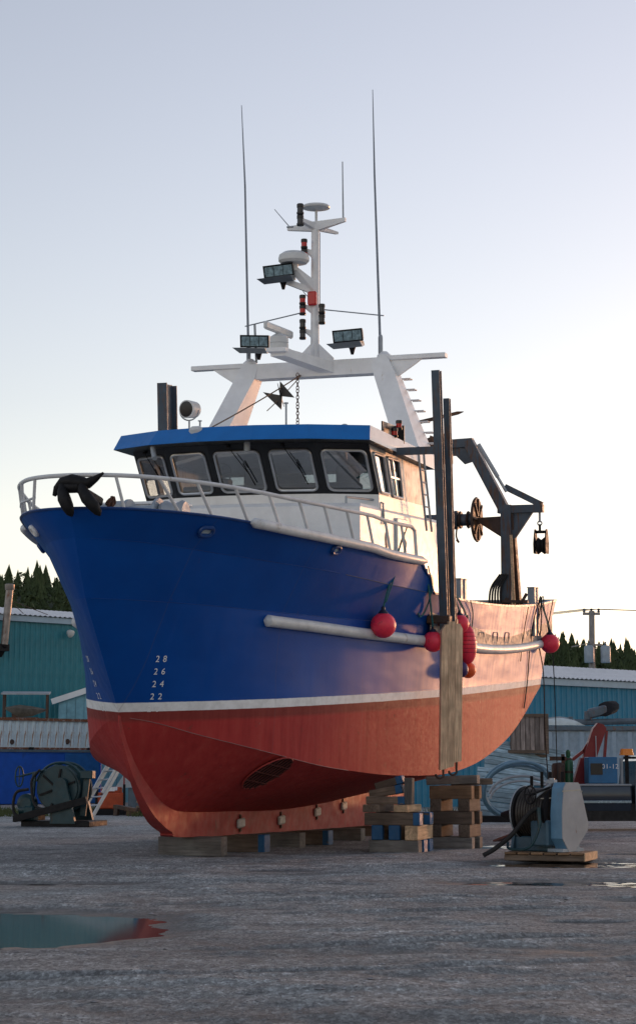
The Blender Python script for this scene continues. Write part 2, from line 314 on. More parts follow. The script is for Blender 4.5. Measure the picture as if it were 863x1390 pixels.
class MB:
    def __init__(s): s.v = []; s.f = []; s.mi = []; s.cur = 0
    def add(s, vs, fs):
        n = len(s.v); s.v.extend([tuple(x) for x in vs]); s.f.extend([[n + i for i in q] for q in fs]); s.mi.extend([s.cur] * len(fs)); return s
    def box(s, c, size, M=None, bev=0.0):
        h = Vector(size) * 0.5; c = Vector(c)
        if bev <= 0:
            vs = [Vector((sx * h.x, sy * h.y, sz * h.z)) for sx in (-1, 1) for sy in (-1, 1) for sz in (-1, 1)]
            fs = [(0, 1, 3, 2), (4, 6, 7, 5), (0, 4, 5, 1), (2, 3, 7, 6), (0, 2, 6, 4), (1, 5, 7, 3)]
        else:
            bev = min(bev, 0.45 * min(size)); vs = []
            for sg, a in _CV:
                vs.append(Vector([sg[i] * (h[i] - (0 if i == a else bev)) for i in range(3)]))
            fs = _CF
        vs = [(M @ v if M else v) + c for v in vs]
        return s.add(vs, fs)
    def beam(s, p0, p1, w, h, up=(0, 0, 1), bev=0.0, ext=0.0):
        p0 = Vector(p0); p1 = Vector(p1); d = p1 - p0; L = d.length + 2 * ext; x = d.normalized()
        u = Vector(up); y = u.cross(x)
        if y.length < 1e-4: y = Vector((0, 1, 0)).cross(x)
        if y.length < 1e-4: y = Vector((1, 0, 0)).cross(x)
        y.normalize(); z = x.cross(y)
        M = Matrix((x, y, z)).transposed()
        return s.box((p0 + p1) / 2, (L, w, h), M, bev)
    def tube(s, pts, r, n=8, closed=False, caps=True):
        P = [Vector(p) for p in pts]; m = len(P)
        rs = r if isinstance(r, (list, tuple)) else [r] * m
        vs = []; prev = None
        for i in range(m):
            if closed: t = P[(i + 1) % m] - P[i - 1]
            else: t = P[min(i + 1, m - 1)] - P[max(i - 1, 0)]
            if t.length < 1e-9: t = Vector((0, 0, 1))
            t.normalize()
            if prev is None:
                a = Vector((0, 0, 1)) if abs(t.z) < 0.9 else Vector((1, 0, 0)); u = t.cross(a).normalized()
            else:
                u = prev - t * prev.dot(t)
                u = u.normalized() if u.length > 1e-6 else t.orthogonal().normalized()
            prev = u; w = t.cross(u)
            for k in range(n):
                a = 2 * math.pi * k / n; vs.append(P[i] + (u * math.cos(a) + w * math.sin(a)) * rs[i])
        fs = []
        for i in range(m if closed else m - 1):
            j = (i + 1) % m
            for k in range(n):
                k2 = (k + 1) % n; fs.append((i * n + k, i * n + k2, j * n + k2, j * n + k))
        if caps and not closed:
            fs.append(tuple(range(n))[::-1]); fs.append(tuple((m - 1) * n + k for k in range(n)))
        return s.add(vs, fs)
    def lathe(s, prof, n=20, M=None, o=(0, 0, 0)):
        """profile of (radius, height) about local z"""
        o = Vector(o); vs = []
        for r_, z_ in prof:
            for k in range(n):
                a = 2 * math.pi * k / n; v = Vector((r_ * math.cos(a), r_ * math.sin(a), z_)); vs.append((M @ v if M else v) + o)
        fs = []
        for i in range(len(prof) - 1):
            for k in range(n):
                k2 = (k + 1) % n; fs.append((i * n + k, i * n + k2, (i + 1) * n + k2, (i + 1) * n + k))
        fs.append(tuple(range(n))[::-1]); fs.append(tuple((len(prof) - 1) * n + k for k in range(n)))
        return s.add(vs, fs)
    def prism(s, poly, d, M=None, o=(0, 0, 0)):
        """poly in local xy, extruded 0..d along local z"""
        o = Vector(o); n = len(poly); vs = [Vector((x, y, 0)) for x, y in poly] + [Vector((x, y, d)) for x, y in poly]
        vs = [(M @ v if M else v) + o for v in vs]
        fs = [tuple(range(n))[::-1], tuple(range(n, 2 * n))] + [(i, (i + 1) % n, n + (i + 1) % n, n + i) for i in range(n)]
        return s.add(vs, fs)
    def loft(s, rings, closed=True, caps=True):
        n = len(rings[0]); vs = [p for r_ in rings for p in r_]; fs = []
        for i in range(len(rings) - 1):
            for k in range(n if closed else n - 1):
                k2 = (k + 1) % n; fs.append((i * n + k, i * n + k2, (i + 1) * n + k2, (i + 1) * n + k))
        if caps and closed: fs.append(tuple(range(n))[::-1]); fs.append(tuple((len(rings) - 1) * n + k for k in range(n)))
        return s.add(vs, fs)
    def mesh(s, name, smooth=35, fix=True):
        me = bpy.data.meshes.new(name); me.from_pydata(s.v, [], s.f)
        if any(s.mi): me.polygons.foreach_set('material_index', s.mi)
        if fix:
            bm = bmesh.new(); bm.from_mesh(me); bmesh.ops.recalc_face_normals(bm, faces=bm.faces); bm.to_mesh(me); bm.free()
        if smooth:
            me.shade_smooth(); me.set_sharp_from_angle(angle=R(smooth))
        me.update(); return me
    def build(s, name, mats, parent=None, smooth=35, fix=True, loc=None):
        me = s.mesh(name, smooth, fix)
        for m in (mats if isinstance(mats, (list, tuple)) else [mats]): me.materials.append(m)
        return link(name, me, parent, loc)
def link(name, me, parent=None, loc=None):
    o = bpy.data.objects.new(name, me); col.objects.link(o)
    if parent: o.parent = parent
    if loc is not None: o.location = loc
    return o
def tag(o, label=None, cat=None, group=None, kind=None):
    if label: o['label'] = label
    if cat: o['category'] = cat
    if group: o['group'] = group
    if kind: o['kind'] = kind
    return o
def empty(name, loc=(0, 0, 0), rz=0, label=None, cat=None, group=None):
    o = bpy.data.objects.new(name, None); col.objects.link(o); o.location = loc; o.rotation_euler = (0, 0, rz)
    o.empty_display_size = 0.2
    return tag(o, label, cat, group)
def arc(c, r, a0, a1, n, ax=(1, 0, 0), ay=(0, 0, 1)):
    c = Vector(c); ax = Vector(ax); ay = Vector(ay)
    return [c + ax * r * math.cos(a0 + (a1 - a0) * i / n) + ay * r * math.sin(a0 + (a1 - a0) * i / n) for i in range(n + 1)]
def spline(pts, n=8):
    P = [Vector(p) for p in pts]; P = [2 * P[0] - P[1]] + P + [2 * P[-1] - P[-2]]; out = []
    for i in range(1, len(P) - 2):
        a, b, c, d = P[i - 1:i + 3]
        for k in range(n):
            t = k / n
            out.append(0.5 * ((2 * b) + (c - a) * t + (2 * a - 5 * b + 4 * c - d) * t * t + (3 * b - a - 3 * c + d) * t ** 3))
    out.append(P[-2]); return out
def sag(p0, p1, s=0.05, n=8):
    p0 = Vector(p0); p1 = Vector(p1)
    return [p0.lerp(p1, i / n) - Vector((0, 0, s * 4 * (i / n) * (1 - i / n))) for i in range(n + 1)]
def rrect(w, h, r, n=4):
    out = []
    for cx, cy, a0 in ((w / 2 - r, h / 2 - r, 0), (-w / 2 + r, h / 2 - r, 90), (-w / 2 + r, -h / 2 + r, 180), (w / 2 - r, -h / 2 + r, 270)):
        for i in range(n + 1):
            a = R(a0 + 90 * i / n); out.append((cx + r * math.cos(a), cy + r * math.sin(a)))
    return out
def text_mesh(name, body, size, mat, parent, M):
    cu = bpy.data.curves.new(name, 'FONT'); cu.body = body; cu.size = size; cu.align_x = 'CENTER'; cu.align_y = 'CENTER'; cu.extrude = 0.001
    cu.space_character = 1.15
    t = bpy.data.objects.new(name, cu); col.objects.link(t); bpy.context.view_layer.update()
    me = bpy.data.meshes.new_from_object(t); bpy.data.objects.remove(t); me.materials.clear(); me.materials.append(mat); me.name = name
    o = link(name, me, parent); o.matrix_local = M; return o

# ------------------------------------------------------------------ ground, puddles
PUD = [  # centre x, y, half sizes, depth
    (-3.05, 17.3, 1.55, 1.75, 0.085), (3.35, 24.1, 1.45, 0.55, 0.085), (5.0, 23.7, 1.2, 0.6, 0.085), (4.6, 29.0, 1.75, 0.9, 0.09),
    (3.6, 36.2, 1.3, 0.9, 0.08), (-4.0, 23.9, 0.7, 0.30, 0.075), (3.9, 20.8, 0.6, 0.30, 0.085), (2.5, 17.7, 0.32, 0.16, 0.07),
    (-0.55, 26.9, 0.5, 0.20, 0.05), (-2.9, 24.0, 0.6, 0.30, 0.045), (6.2, 33.0, 1.3, 0.5, 0.08)]
RUTS = [(19.6, 0.34, -0.02, .20), (22.6, -0.42, 0.03, .22), (14.2, 0.30, 0.03, .18), (27.0, 0.15, 0.01, .25)]     # wheel tracks: y = a + b x + c x^2
def gheight(x, y):
    p = Vector((x * 0.35, y * 0.5, 0.0))
    h = 0.034 * mnoise.noise(p * 0.9) + 0.026 * mnoise.noise(Vector((x * 0.45 + y * .12, y * 0.75, 3.0))) + 0.018 * mnoise.noise(Vector((x * 1.3, y * 2.6, 5.0))) + 0.013 * mnoise.noise(Vector((x * 2.6, y * 3.6, 9.0))) + 0.008 * abs(mnoise.noise(Vector((x * 7, y * 6, 2.0))))
    for a0, b0, c0_, wd in RUTS:
        f_ = a0 + b0 * x + c0_ * x * x
        for off in (-0.85, 0.85):
            dd = abs(y - f_ - off * 1.15) / math.sqrt(1 + (b0 + 2 * c0_ * x) ** 2)
            if dd < wd * 2.2:
                h += 0.016 * math.exp(-((dd - wd * 1.3) / (wd * .5)) ** 2) - 0.034 * math.exp(-(dd / (wd * .7)) ** 2) * (0.6 + 0.6 * mnoise.noise(Vector((x * .8, y * .8, 20.0))))
    h = h * min(1.0, max(0.0, (75 - y) / 40)); keep = 1.0; dip = 0.0
    for cx, cy, ax, ay, d in PUD:
        if abs(x - cx) < ax * 2.2 and cy - ay * 2.2 - 2.5 < y < cy + ay * 2.2 + 1.0:
            ex = max(0.0, 1 - abs(x - cx) / (ax * 2.2)); ey = max(0.0, 1 - max(0.0, abs(y - cy + .6) - ay) / 2.0)
            keep = min(keep, 1 - 0.75 * min(1.0, 2 * ex) * ey)
            w = (0.30 if cx > 0 else 0.20) * mnoise.noise(Vector((x * 1.1, y * 1.1, 7.0))) + (0.16 if cx > 0 else 0.07) * mnoise.noise(Vector((x * 3.5, y * 3.0, 1.0))) + (0.10 if cx > 0 else 0.03) * mnoise.noise(Vector((x * 9, y * 8, 4.0)))
            q = ((x - cx) / ax) ** 2 + ((y - cy) / ay) ** 2 + w * 1.5
            if q < 2.2: dip = max(dip, d * max(0.0, min(1.0, (2.2 - q) / 1.9)) ** 1.3)
    return h * keep + 0.016 * keep - dip
def axis(segs):
    out = [segs[0][0]]
    for a, b, s_ in segs:
        n = max(1, round((b - a) / s_)); out += [a + (b - a) * (i + 1) / n for i in range(n)]
    return out
gx = axis([(-900, -60, 120), (-60, -14, 5), (-14, -5, 0.5), (-5, 5, 0.07), (5, 14, 0.5), (14, 60, 5), (60, 900, 120)])
gy = axis([(-40, 5, 5), (5, 9, 0.4), (9, 20, 0.065), (20, 32, 0.12), (32, 60, 0.6), (60, 120, 5), (120, 1500, 120)])
near = lambda x, y: -14 < x < 14 and 5 < y < 75
V = [(x, y, gheight(x, y) if near(x, y) else 0.0) for y in gy for x in gx]
nx = len(gx)
Fc = [(j * nx + i, j * nx + i + 1, (j + 1) * nx + i + 1, (j + 1) * nx + i) for j in range(len(gy) - 1) for i in range(nx - 1)]
me = bpy.data.meshes.new('ground'); me.from_pydata(V, [], Fc); me.shade_smooth(); me.materials.append(ground_m)
tag(link('ground', me), kind='structure')
WZ = -0.030
for cx, cy, ax, ay, d in PUD:
    m = MB(); n = 28
    if cx < 0:      # sheltered water, flat calm
        m.add([(cx + 1.5 * ax * math.cos(2 * math.pi * k / n), cy + 1.5 * ay * math.sin(2 * math.pi * k / n), WZ) for k in range(n)], [list(range(n))])
    else:           # open to the breeze: small ripples
        na, nb = int(3 * ax / .06), int(3 * ay / .035); vs = []
        for b in range(nb + 1):
            for a in range(na + 1):
                x = cx + 1.5 * ax * (2 * a / na - 1); y = cy + 1.5 * ay * (2 * b / nb - 1)
                vs.append((x, y, WZ + .008 * mnoise.noise(Vector((x * 3.0, y * 6.0, 4.0))) + .002 * mnoise.noise(Vector((x * 9, y * 15, 8.0)))))
        m.add(vs, [(b * (na + 1) + a, b * (na + 1) + a + 1, (b + 1) * (na + 1) + a + 1, (b + 1) * (na + 1) + a) for b in range(nb) for a in range(na)])
    tag(m.build('puddle', water_m if cx < 0 else ripple_m, smooth=0 if cx < 0 else 60, fix=False), kind='structure')

# pebbles lying about the yard
m = MB(); prng = random.Random(5); cnt = 0
while cnt < 9000:
    y = 9 + 22 * prng.random() ** 1.6; x = prng.uniform(-0.20, 0.20) * y
    if mnoise.noise(Vector((x * 0.8, y * 0.5, 11.0))) + prng.uniform(-.5, .5) < 0.05: continue
    cnt += 1; h = gheight(x, y)
    if h < WZ + 0.006: continue
    s_ = prng.uniform(0.003, 0.010) * (2.8 if prng.random() < 0.02 else 1)
    vs = []
    for a in ((1, 0, 0), (0, 1, 0), (-1, 0, 0), (0, -1, 0), (0, 0, 1), (0, 0, -1)):
        vs.append(Vector((x, y, h + s_ * 0.15)) + Vector((a[0] * s_ * prng.uniform(.7, 1.5), a[1] * s_ * prng.uniform(.7, 1.5), a[2] * s_ * prng.uniform(.3, .6))))
    m.add(vs, [(0, 1, 4), (1, 2, 4), (2, 3, 4), (3, 0, 4), (1, 0, 5), (2, 1, 5), (3, 2, 5), (0, 3, 5)])
peb = paint('pebble', (0.27, 0.275, 0.285), 0.9, var=0.7, scale=9)
tag(m.build('gravel', peb, smooth=60, fix=False), 'loose grey gravel scattered over the yard', kind='stuff')

# ------------------------------------------------------------------ hills and forest
def hillz(x, y):
    t = min(1, max(0, (y - 230) / 260)); t = t * t * (3 - 2 * t)
    top = 41.5 + 12 * min(1, max(-1, -x / 80)) - 14 * min(1, max(0, (x - 110) / 120)) + 3.0 * math.sin(x * 0.035 + 1) + 2 * math.sin(x * 0.09)
    return t * top
hx = axis([(-700, 700, 20)]); hy = axis([(220, 560, 20)])
V = [(x, y, hillz(x, y) - 0.3) for y in hy for x in hx]; nx = len(hx)
Fc = [(j * nx + i, j * nx + i + 1, (j + 1) * nx + i + 1, (j + 1) * nx + i) for j in range(len(hy) - 1) for i in range(nx - 1)]
me = bpy.data.meshes.new('hill'); me.from_pydata(V, [], Fc); me.shade_smooth(); me.materials.append(hill_m)
tag(link('hill', me), kind='structure')
def conifer(m, x, y, z, h, r, pr):
    tiers = pr.randint(6, 10); n = 7; lean = pr.uniform(-.03, .03)
    for t in range(tiers):
        f = t / tiers; x = x + lean * h / tiers; z0 = z + h * (0.06 + 0.86 * f); rr = (r * (1 - f) ** 0.85 + 0.08 * r) * pr.uniform(.75, 1.2); zt = z0 + h * 0.26
        a0 = pr.uniform(0, 6); vs = [(x, y, min(zt, z + h))]
        for k in range(2 * n):
            a = a0 + math.pi * k / n; q = rr * (pr.uniform(0.75, 1.25) if k % 2 else pr.uniform(0.35, 0.6))
            vs.append((x + q * math.cos(a), y + q * math.sin(a), z0 - (0.05 * h if k % 2 else -0.02 * h) * pr.uniform(.5, 1.4)))
        m.add(vs, [(0, k + 1, (k + 1) % (2 * n) + 1) for k in range(2 * n)])
def broadleaf(m, x, y, z, h, r, pr):
    for k in range(46):
        a = pr.uniform(0, 6.28); b = pr.uniform(-0.9, 1.0); q = math.sqrt(max(0, 1 - b * b)) * pr.uniform(.6, 1)
        c = Vector((x + r * q * math.cos(a), y + r * q * math.sin(a), z + h * 0.6 + h * 0.4 * b)); s_ = r * pr.uniform(.18, .36)
        vs = [c + Vector((pr.uniform(-1, 1), pr.uniform(-1, 1), pr.uniform(-1, 1))) * s_ for _ in range(4)]
        m.add(vs, [(0, 1, 2), (0, 2, 3), (1, 2, 3)])
m = MB(); pr = random.Random(3)
y = 300
while y < 545:
    x = -330 + pr.uniform(0, 4)
    while x < 330:
        xx = x + pr.uniform(-1.6, 1.6); yy = y + pr.uniform(-3, 3)
        if abs(xx) < 0.45 * yy:
            z = hillz(xx, yy) - 0.5; big = pr.random()
            h = pr.uniform(4.5, 8.5) * (1.3 if big > 0.94 else 1.0)
            if pr.random() < 0.86: conifer(m, xx, yy, z, h, h * pr.uniform(.20, .29), pr)
            else: broadleaf(m, xx, yy, z, h * 0.75, h * 0.3, pr)
        x += pr.uniform(2.4, 4.6)
    y += 8.5
tag(m.build('distant_forest', forest_m, smooth=0, fix=False), 'dark spruce forest covering the hills behind the yard', 'forest', kind='stuff')

# ------------------------------------------------------------------ the fishing boat (ship frame: x forward, y port, z up; stem at the white stripe = origin)
TH, TAU, RHO = R(19), R(4.1), R(1.2)     # heading, bow-down trim on the blocks, slight list to port
fw = Vector((-math.sin(TH), -math.cos(TH), 0)); XB = fw * math.cos(TAU) - Vector((0, 0, 1)) * math.sin(TAU)
YB = Vector((math.cos(TH), -math.sin(TH), 0)); YB = YB * math.cos(RHO) - XB.cross(YB) * math.sin(RHO); ZB = XB.cross(YB)
OB = Vector((-3.16486, 28.82353, 2.38265))
MBOAT = Matrix((XB, YB, ZB)).transposed().to_4x4(); MBOAT.translation = OB
def B2W(*b): return OB + XB * b[0] + YB * b[1] + ZB * b[2]
boat = empty('fishing_boat', label='blue and red steel fishing boat with white wheelhouse propped up on timber blocks', cat='fishing boat')
boat.matrix_world = MBOAT

def dense(pts):
    P = np.array(pts, float); Q = np.vstack([2 * P[0] - P[1], P, 2 * P[-1] - P[-2]]); out = []
    for i in range(1, len(Q) - 2):
        a, b, c, d = Q[i - 1:i + 3]
        for t in np.linspace(0, 1, 40, endpoint=False):
            out.append(.5 * ((2 * b) + (c - a) * t + (2 * a - 5 * b + 4 * c - d) * t * t + (3 * b - a - 3 * c + d) * t ** 3))
    out.append(P[-1]); return np.array(out)[::-1]
def curve(pts):
    D = dense(pts); return lambda x: float(np.interp(x, D[:, 0], D[:, 1]))
ySH = curve([(1.75, 0), (1.68, .4), (1.4, .85), (.8, 1.32), (0, 1.73), (-1.2, 2.2), (-2.6, 2.62), (-4.4, 3.0), (-6.5, 3.24), (-9, 3.38), (-13, 3.4), (-18.5, 3.3)])
yK1 = curve([(1.56, 0), (1.44, .30), (1.12, .65), (.5, 1.05), (-.4, 1.45), (-1.5, 1.92), (-2.8, 2.39), (-4.5, 2.82), (-6.5, 3.16), (-9, 3.36), (-13, 3.4), (-18.5, 3.3)])
yK2 = curve([(1.20, 0), (1.06, .18), (.7, .46), (0, .86), (-1.0, 1.32), (-2.3, 1.83), (-3.6, 2.26), (-5.2, 2.68), (-7.2, 3.08), (-9.5, 3.27), (-13, 3.33), (-18.2, 3.2)])
yWL = curve([(0, 0), (-.7, .68), (-1.6, 1.32), (-2.6, 1.82), (-3.7, 2.2), (-5.3, 2.6), (-7.5, 2.96), (-10, 3.15), (-14, 3.15), (-17.8, 3.02)])
yCH = curve([(-.05, 0), (-.7, .63), (-1.6, 1.26), (-2.6, 1.76), (-3.7, 2.15), (-5.3, 2.56), (-7.5, 2.92), (-10, 3.12), (-14, 3.13), (-17.8, 3.02)])
zSH = curve([(1.75, 3.12), (1.05, 3.10), (0, 3.05), (-.64, 3.0), (-1.7, 2.90), (-2.76, 2.82), (-3.98, 2.74), (-6.46, 2.58), (-18.5, 2.3)])
zK1 = curve([(1.6, 2.69), (1.39, 2.67), (.84, 2.63), (-.42, 2.52), (-2.06, 2.38), (-3.33, 2.28), (-5.13, 2.12), (-6.83, 2.01), (-8.2, 1.92), (-10, 1.85), (-12.76, 1.83), (-16, 1.91), (-18.5, 2.06)])
zK2 = curve([(1.25, 1.78), (.48, 1.75), (-.9, 1.68), (-2.5, 1.58), (-5, 1.46), (-9, 1.35), (-13, 1.32), (-18.2, 1.45)])
zWL = lambda x: 0.0
zCH = curve([(-.05, -.08), (-.43, -.18), (-1.15, -.43), (-2.17, -.71), (-3.51, -1.03), (-4.68, -1.22), (-6.01, -1.38), (-7.88, -1.51), (-9.22, -1.53), (-11.16, -1.43), (-13.53, -1.13), (-15.34, -.73), (-17.29, -.19), (-17.8, -.06)])
zRB = curve([(-.05, -.10), (-.3, -.55), (-.68, -1.0), (-1.2, -1.40), (-1.75, -1.66), (-2.4, -1.80), (-4.25, -1.96), (-7.4, -2.20), (-11, -2.30), (-14, -2.20), (-16, -1.35), (-17.8, -.25)])
N = 110
ts = [(i / N) ** 1.9 for i in range(N + 1)]
def line(y, z, xb, xs, tlist=ts):
    return [(xb + (xs - xb) * t, y(xb + (xs - xb) * t), z(xb + (xs - xb) * t)) for t in tlist]
LK1 = line(yK1, zK1, 1.56, -18.5); LK2 = line(yK2, zK2, 1.20, -18.2); LWL = line(yWL, zWL, 0, -17.8); LCH = line(yCH, zCH, -.05, -17.8)
kt = lambda x: min(1, max(.08, -x / 1.5 + .04))       # the stem bar thins out towards the stripe
LRB = [(x, min(0.112 * kt(x), y), zRB(x)) for x, y, _ in LCH]
def lerp3(a, b, t): return tuple(a[i] + (b[i] - a[i]) * t for i in range(3))
def strip(m, rows):
    """quads between successive rows of points, port and mirrored to starboard"""
    n = len(rows[0])
    for sgn in (1, -1):
        vs = [(p[0], p[1] * sgn, p[2]) for r_ in rows for p in r_]
        fs = []
        for j in range(len(rows) - 1):
            for i in range(n - 1):
                q = (j * n + i, j * n + i + 1, (j + 1) * n + i + 1, (j + 1) * n + i)
                fs.append(q if sgn < 0 else q[::-1])
        m.add(vs, fs)
hm = MB()
nf = max(i for i, p in enumerate(LK1) if p[0] > -7.05) + 1        # raised fore bulwark ends here
LSH = []
for i in range(nf + 1):
    x = LK1[i][0]; xs_ = x + 0.19 * max(0, (x + 7) / 8.56)
    z = zSH(xs_)
    if x < -6.45: z = z + (zK1(x) - z) * min(1, (-6.45 - x) / 0.55)
    LSH.append((xs_, ySH(xs_) if z > zK1(x) + .02 else yK1(x), max(z, zK1(x))))
strip(hm, [LK1[:nf + 1], [lerp3(a, b, .5) for a, b in zip(LK1, LSH)], LSH])
strip(hm, [LK2, [lerp3(a, b, .5) for a, b in zip(LK2, LK1)], LK1])
rows = [LCH, LWL]
for t in (0.33, 0.66): rows.append([tuple(np.array(lerp3(a, b, t)) - np.array((0, 0.10 * math.sin(math.pi * t) * min(1, a[1]) * max(0, 1 + a[0] / 6.0), 0))) for a, b in zip(LWL, LK2)])
rows.append(LK2); strip(hm, rows)
rows = []
for t in (0, .25, .5, .75, 1): rows.append([tuple(np.array(lerp3(a, b, t)) + np.array((0, 0, -0.22 * math.sin(math.pi * t) * min(1, a[1] / 2.0)))) for a, b in zip(LRB, LCH)])
strip(hm, rows)
# transom
tr = [LK1[-1], LK2[-1], LWL[-1], LCH[-1], LRB[-1]]
for a, b in zip(tr, tr[1:]):
    hm.add([a, b, (b[0], -b[1], b[2]), (a[0], -a[1], a[2])], [(0, 1, 2, 3)])
hull = hm.build('hull', hull_paint, boat, smooth=22, fix=False)
from mathutils.bvhtree import BVHTree
_bvh = BVHTree.FromPolygons([Vector(v) for v in hm.v], [tuple(f) for f in hm.f])
def yhull(x, z):
    h = _bvh.ray_cast(Vector((x, 9, z)), Vector((0, -1, 0)))
    return h[0].y if h[0] is not None else yK1(x)
def hull_frame(x, z, sgn=1, off=0.006):
    """matrix whose local xy lies in the hull plating at (x, z): x towards the stern on port, z outward"""
    e = 0.03
    p = Vector((x, sgn * yhull(x, z), z)); px_ = Vector((x - e, sgn * yhull(x - e, z), z)); pz = Vector((x, sgn * yhull(x, z + e), z + e))
    u = (px_ - p).normalized() * (1 if sgn > 0 else -1); v = (pz - p); v = (v - u * v.dot(u)).normalized(); w = u.cross(v)
    M = Matrix((u, v, w)).transposed().to_4x4(); M.translation = p + w * off; return M
# decks, bulwark linings and cap rails
m = MB()
fd = [p for p in LK1 if p[0] > -10.4]
m.loft([[(p[0] - .04, p[1] * .97, p[2] + .02) for p in fd], [(p[0] - .04, -p[1] * .97, p[2] + .02) for p in fd]], closed=False)
m.build('fore_deck', deck_m, boat, fix=False)
m = MB(); ad = [p for p in LK1 if p[0] <= -10.2] 
m.loft([[(max(p[0], -18.4), p[1] - .10, p[2] - .95) for p in ad], [(max(p[0], -18.4), -p[1] + .10, p[2] - .95) for p in ad]], closed=False)
m.build('aft_deck', deck_m, boat, fix=False)
m = MB(); al = [p for p in LK1 if p[0] <= -7.0]
strip(m, [[(max(p[0], -18.42), p[1] - .09, p[2] - 1.0) for p in al], [(max(p[0], -18.42), p[1] - .09, p[2]) for p in al]])
m.add([(-18.42, 3.2, 2.05), (-18.42, 3.2, 1.0), (-18.42, -3.2, 1.0), (-18.42, -3.2, 2.05)], [(0, 1, 2, 3)])
m.build('bulwark_lining', paint('bulwark_grey', (0.14, 0.16, 0.18), 0.6, var=0.3, wear=RUST, wearamt=0.4), boat, fix=False)
for sgn in (1, -1):
    m = MB(); pts = [Vector((p[0], sgn * (p[1] - .035), p[2] + .015)) for p in al[::2]] + [Vector((al[-1][0], sgn * (al[-1][1] - .035), al[-1][2] + .015))]
    m.loft([[p + Vector((0, -.06, -.02)), p + Vector((0, .06, -.02)), p + Vector((0, .06, .02)), p + Vector((0, -.06, .02))] for p in pts])
    m.build('cap_rail', light_steel, boat)
m = MB(); m.box((-18.46, 0, 2.075), (.13, 6.52, .04)); m.build('cap_rail', light_steel, boat)
m = MB(); pts = [Vector(p) for p in LSH if p[1] > 0.0][::2]
ring = [Vector((p.x, -p.y, p.z)) for p in pts[::-1]] + pts
m.tube([p + Vector((0, 0, .004)) for p in ring], 0.022, 6); m.build('fore_cap', paint('fore_cap_blue', (0.01, .05, .2), .4), boat)
m = MB()
strip(m, [[(a_[0] - .08, max(0, a_[1] - .06), a_[2] + .01) for a_, _ in zip(LK1, LSH)], [(p[0] - .06, max(0, p[1] - .05), p[2] - .01) for p in LSH]])
m.build('fore_bulwark_lining', white_paint, boat, fix=False)
# keel and stem bar
outer = [(.0, -.06), (-.04, -.3), (-.25, -.70), (-.48, -1.06), (-.85, -1.46), (-1.29, -1.82), (-1.86, -2.08), (-2.58, -2.24), (-8.28, -2.70), (-13.5, -3.10), (-16.2, -3.28)]
inner = [(-16.2, -1.5), (-14, -2.05), (-11, -2.15), (-7.4, -2.05), (-4.25, -1.83), (-2.4, -1.66), (-1.75, -1.52), (-1.2, -1.28), (-.68, -.86), (-.3, -.46), (-.08, -.06)]
outs = [(p.x, p.z) for p in spline([(a, 0, b) for a, b in outer], 5)]
ins = [(p.x, p.z) for p in spline([(a, 0, b) for a, b in inner], 5)]
m = MB(); A = [Vector((x, .118 * kt(x), z)) for x, z in outs]; n = len(A)
I = [Vector((x, .125 * kt(x), z)) for x, z in ins[::-1]]
for sgn in (1, -1):
    f_ = lambda v: (v.x, v.y * sgn, v.z)
    m.add([f_(v) for v in A] + [f_(v) for v in I], [(i, i + 1, n + i + 1, n + i) for i in range(n - 1)])
m.add([tuple(v) for v in A] + [(v.x, -v.y, v.z) for v in A], [(i, n + i, n + i + 1, i + 1) for i in range(n - 1)])
m.build('keel', keel_m, boat, smooth=30)
# zinc anodes with bolts on the keel side
for x, z in ((-4.94, -2.23), (-7.10, -2.38), (-9.25, -2.42), (-11.0, -2.45)):
    m = MB(); m.box((x, .150, z), (.34, .06, .17), bev=.025); a = m.build('anode', zinc, boat)
    m = MB()
    for dz in (-.12, .12): m.beam((x, .13, z), (x, .13, z + dz * 1.35), .05, .02, up=(0, 1, 0)); m.lathe([(.03, 0), (.03, .03)], 8, Matrix.Rotation(R(-90), 3, 'X'), (x, .126, z + dz))
    m.build('anode_strap', brown_steel, a)
# rubbing strakes
def strake(name, xs, zf, r, parent=boat, yf=None):
    for sgn in (1, -1):
        m = MB(); pts = []
        for x in xs: z = zf(x); pts.append(Vector((x, sgn * ((yf(x) if yf else yhull(x, z)) + r * .45), z)))
        m.tube(pts, [r * .35] + [r] * (len(pts) - 2) + [r * .35], 12); m.build(name, white_pipe, parent)
zs_low = curve([(-2.0, 1.45), (-3.23, 1.35), (-4.6, 1.24), (-6.57, 1.12), (-8.0, 1.05), (-11, .91), (-14, .90), (-17.9, 1.02)])
strake('rubbing_strake', [-2.0 - .1 * 0] + [-2.06 - i * .4 for i in range(39)] + [-17.7], zs_low, .10)
strake('guard_pipe', [-.62] + [-.70 - i * .25 for i in range(23)] + [-6.5], zSH, .085, yf=ySH)
# shell plate seams: thin weld beads
m = MB()
for sgn in (1,):
    m.tube([Vector((p[0], p[1] + .002, p[2])) for p in LK1 if -7.2 < p[0] < -3.5], .006, 5)
m.build('weld_seam', paint('weld_grey', (.12, .13, .18), .5), boat)
m = MB(); m.tube([Vector((p[0], p[1], p[2])) for p in LK2 if p[0] < 1.15 and p[0] > -8], .006, 5); m.build('weld_seam', paint('weld_blue', (.003, .06, .30), .4), boat)
m = MB(); m.tube([Vector((p[0], p[1], p[2])) for p in LK1 if p[0] < 1.5 and p[0] > -3.5], .007, 5); m.build('weld_seam', MATS['weld_blue'], boat)
m = MB(); m.tube([Vector((p[0], p[1] + .001, p[2])) for p in LCH if -4.6 < p[0] < -.15], .007, 5); m.build('chine_weld', paint('weld_pink', (.30, .12, .11), .5), boat)
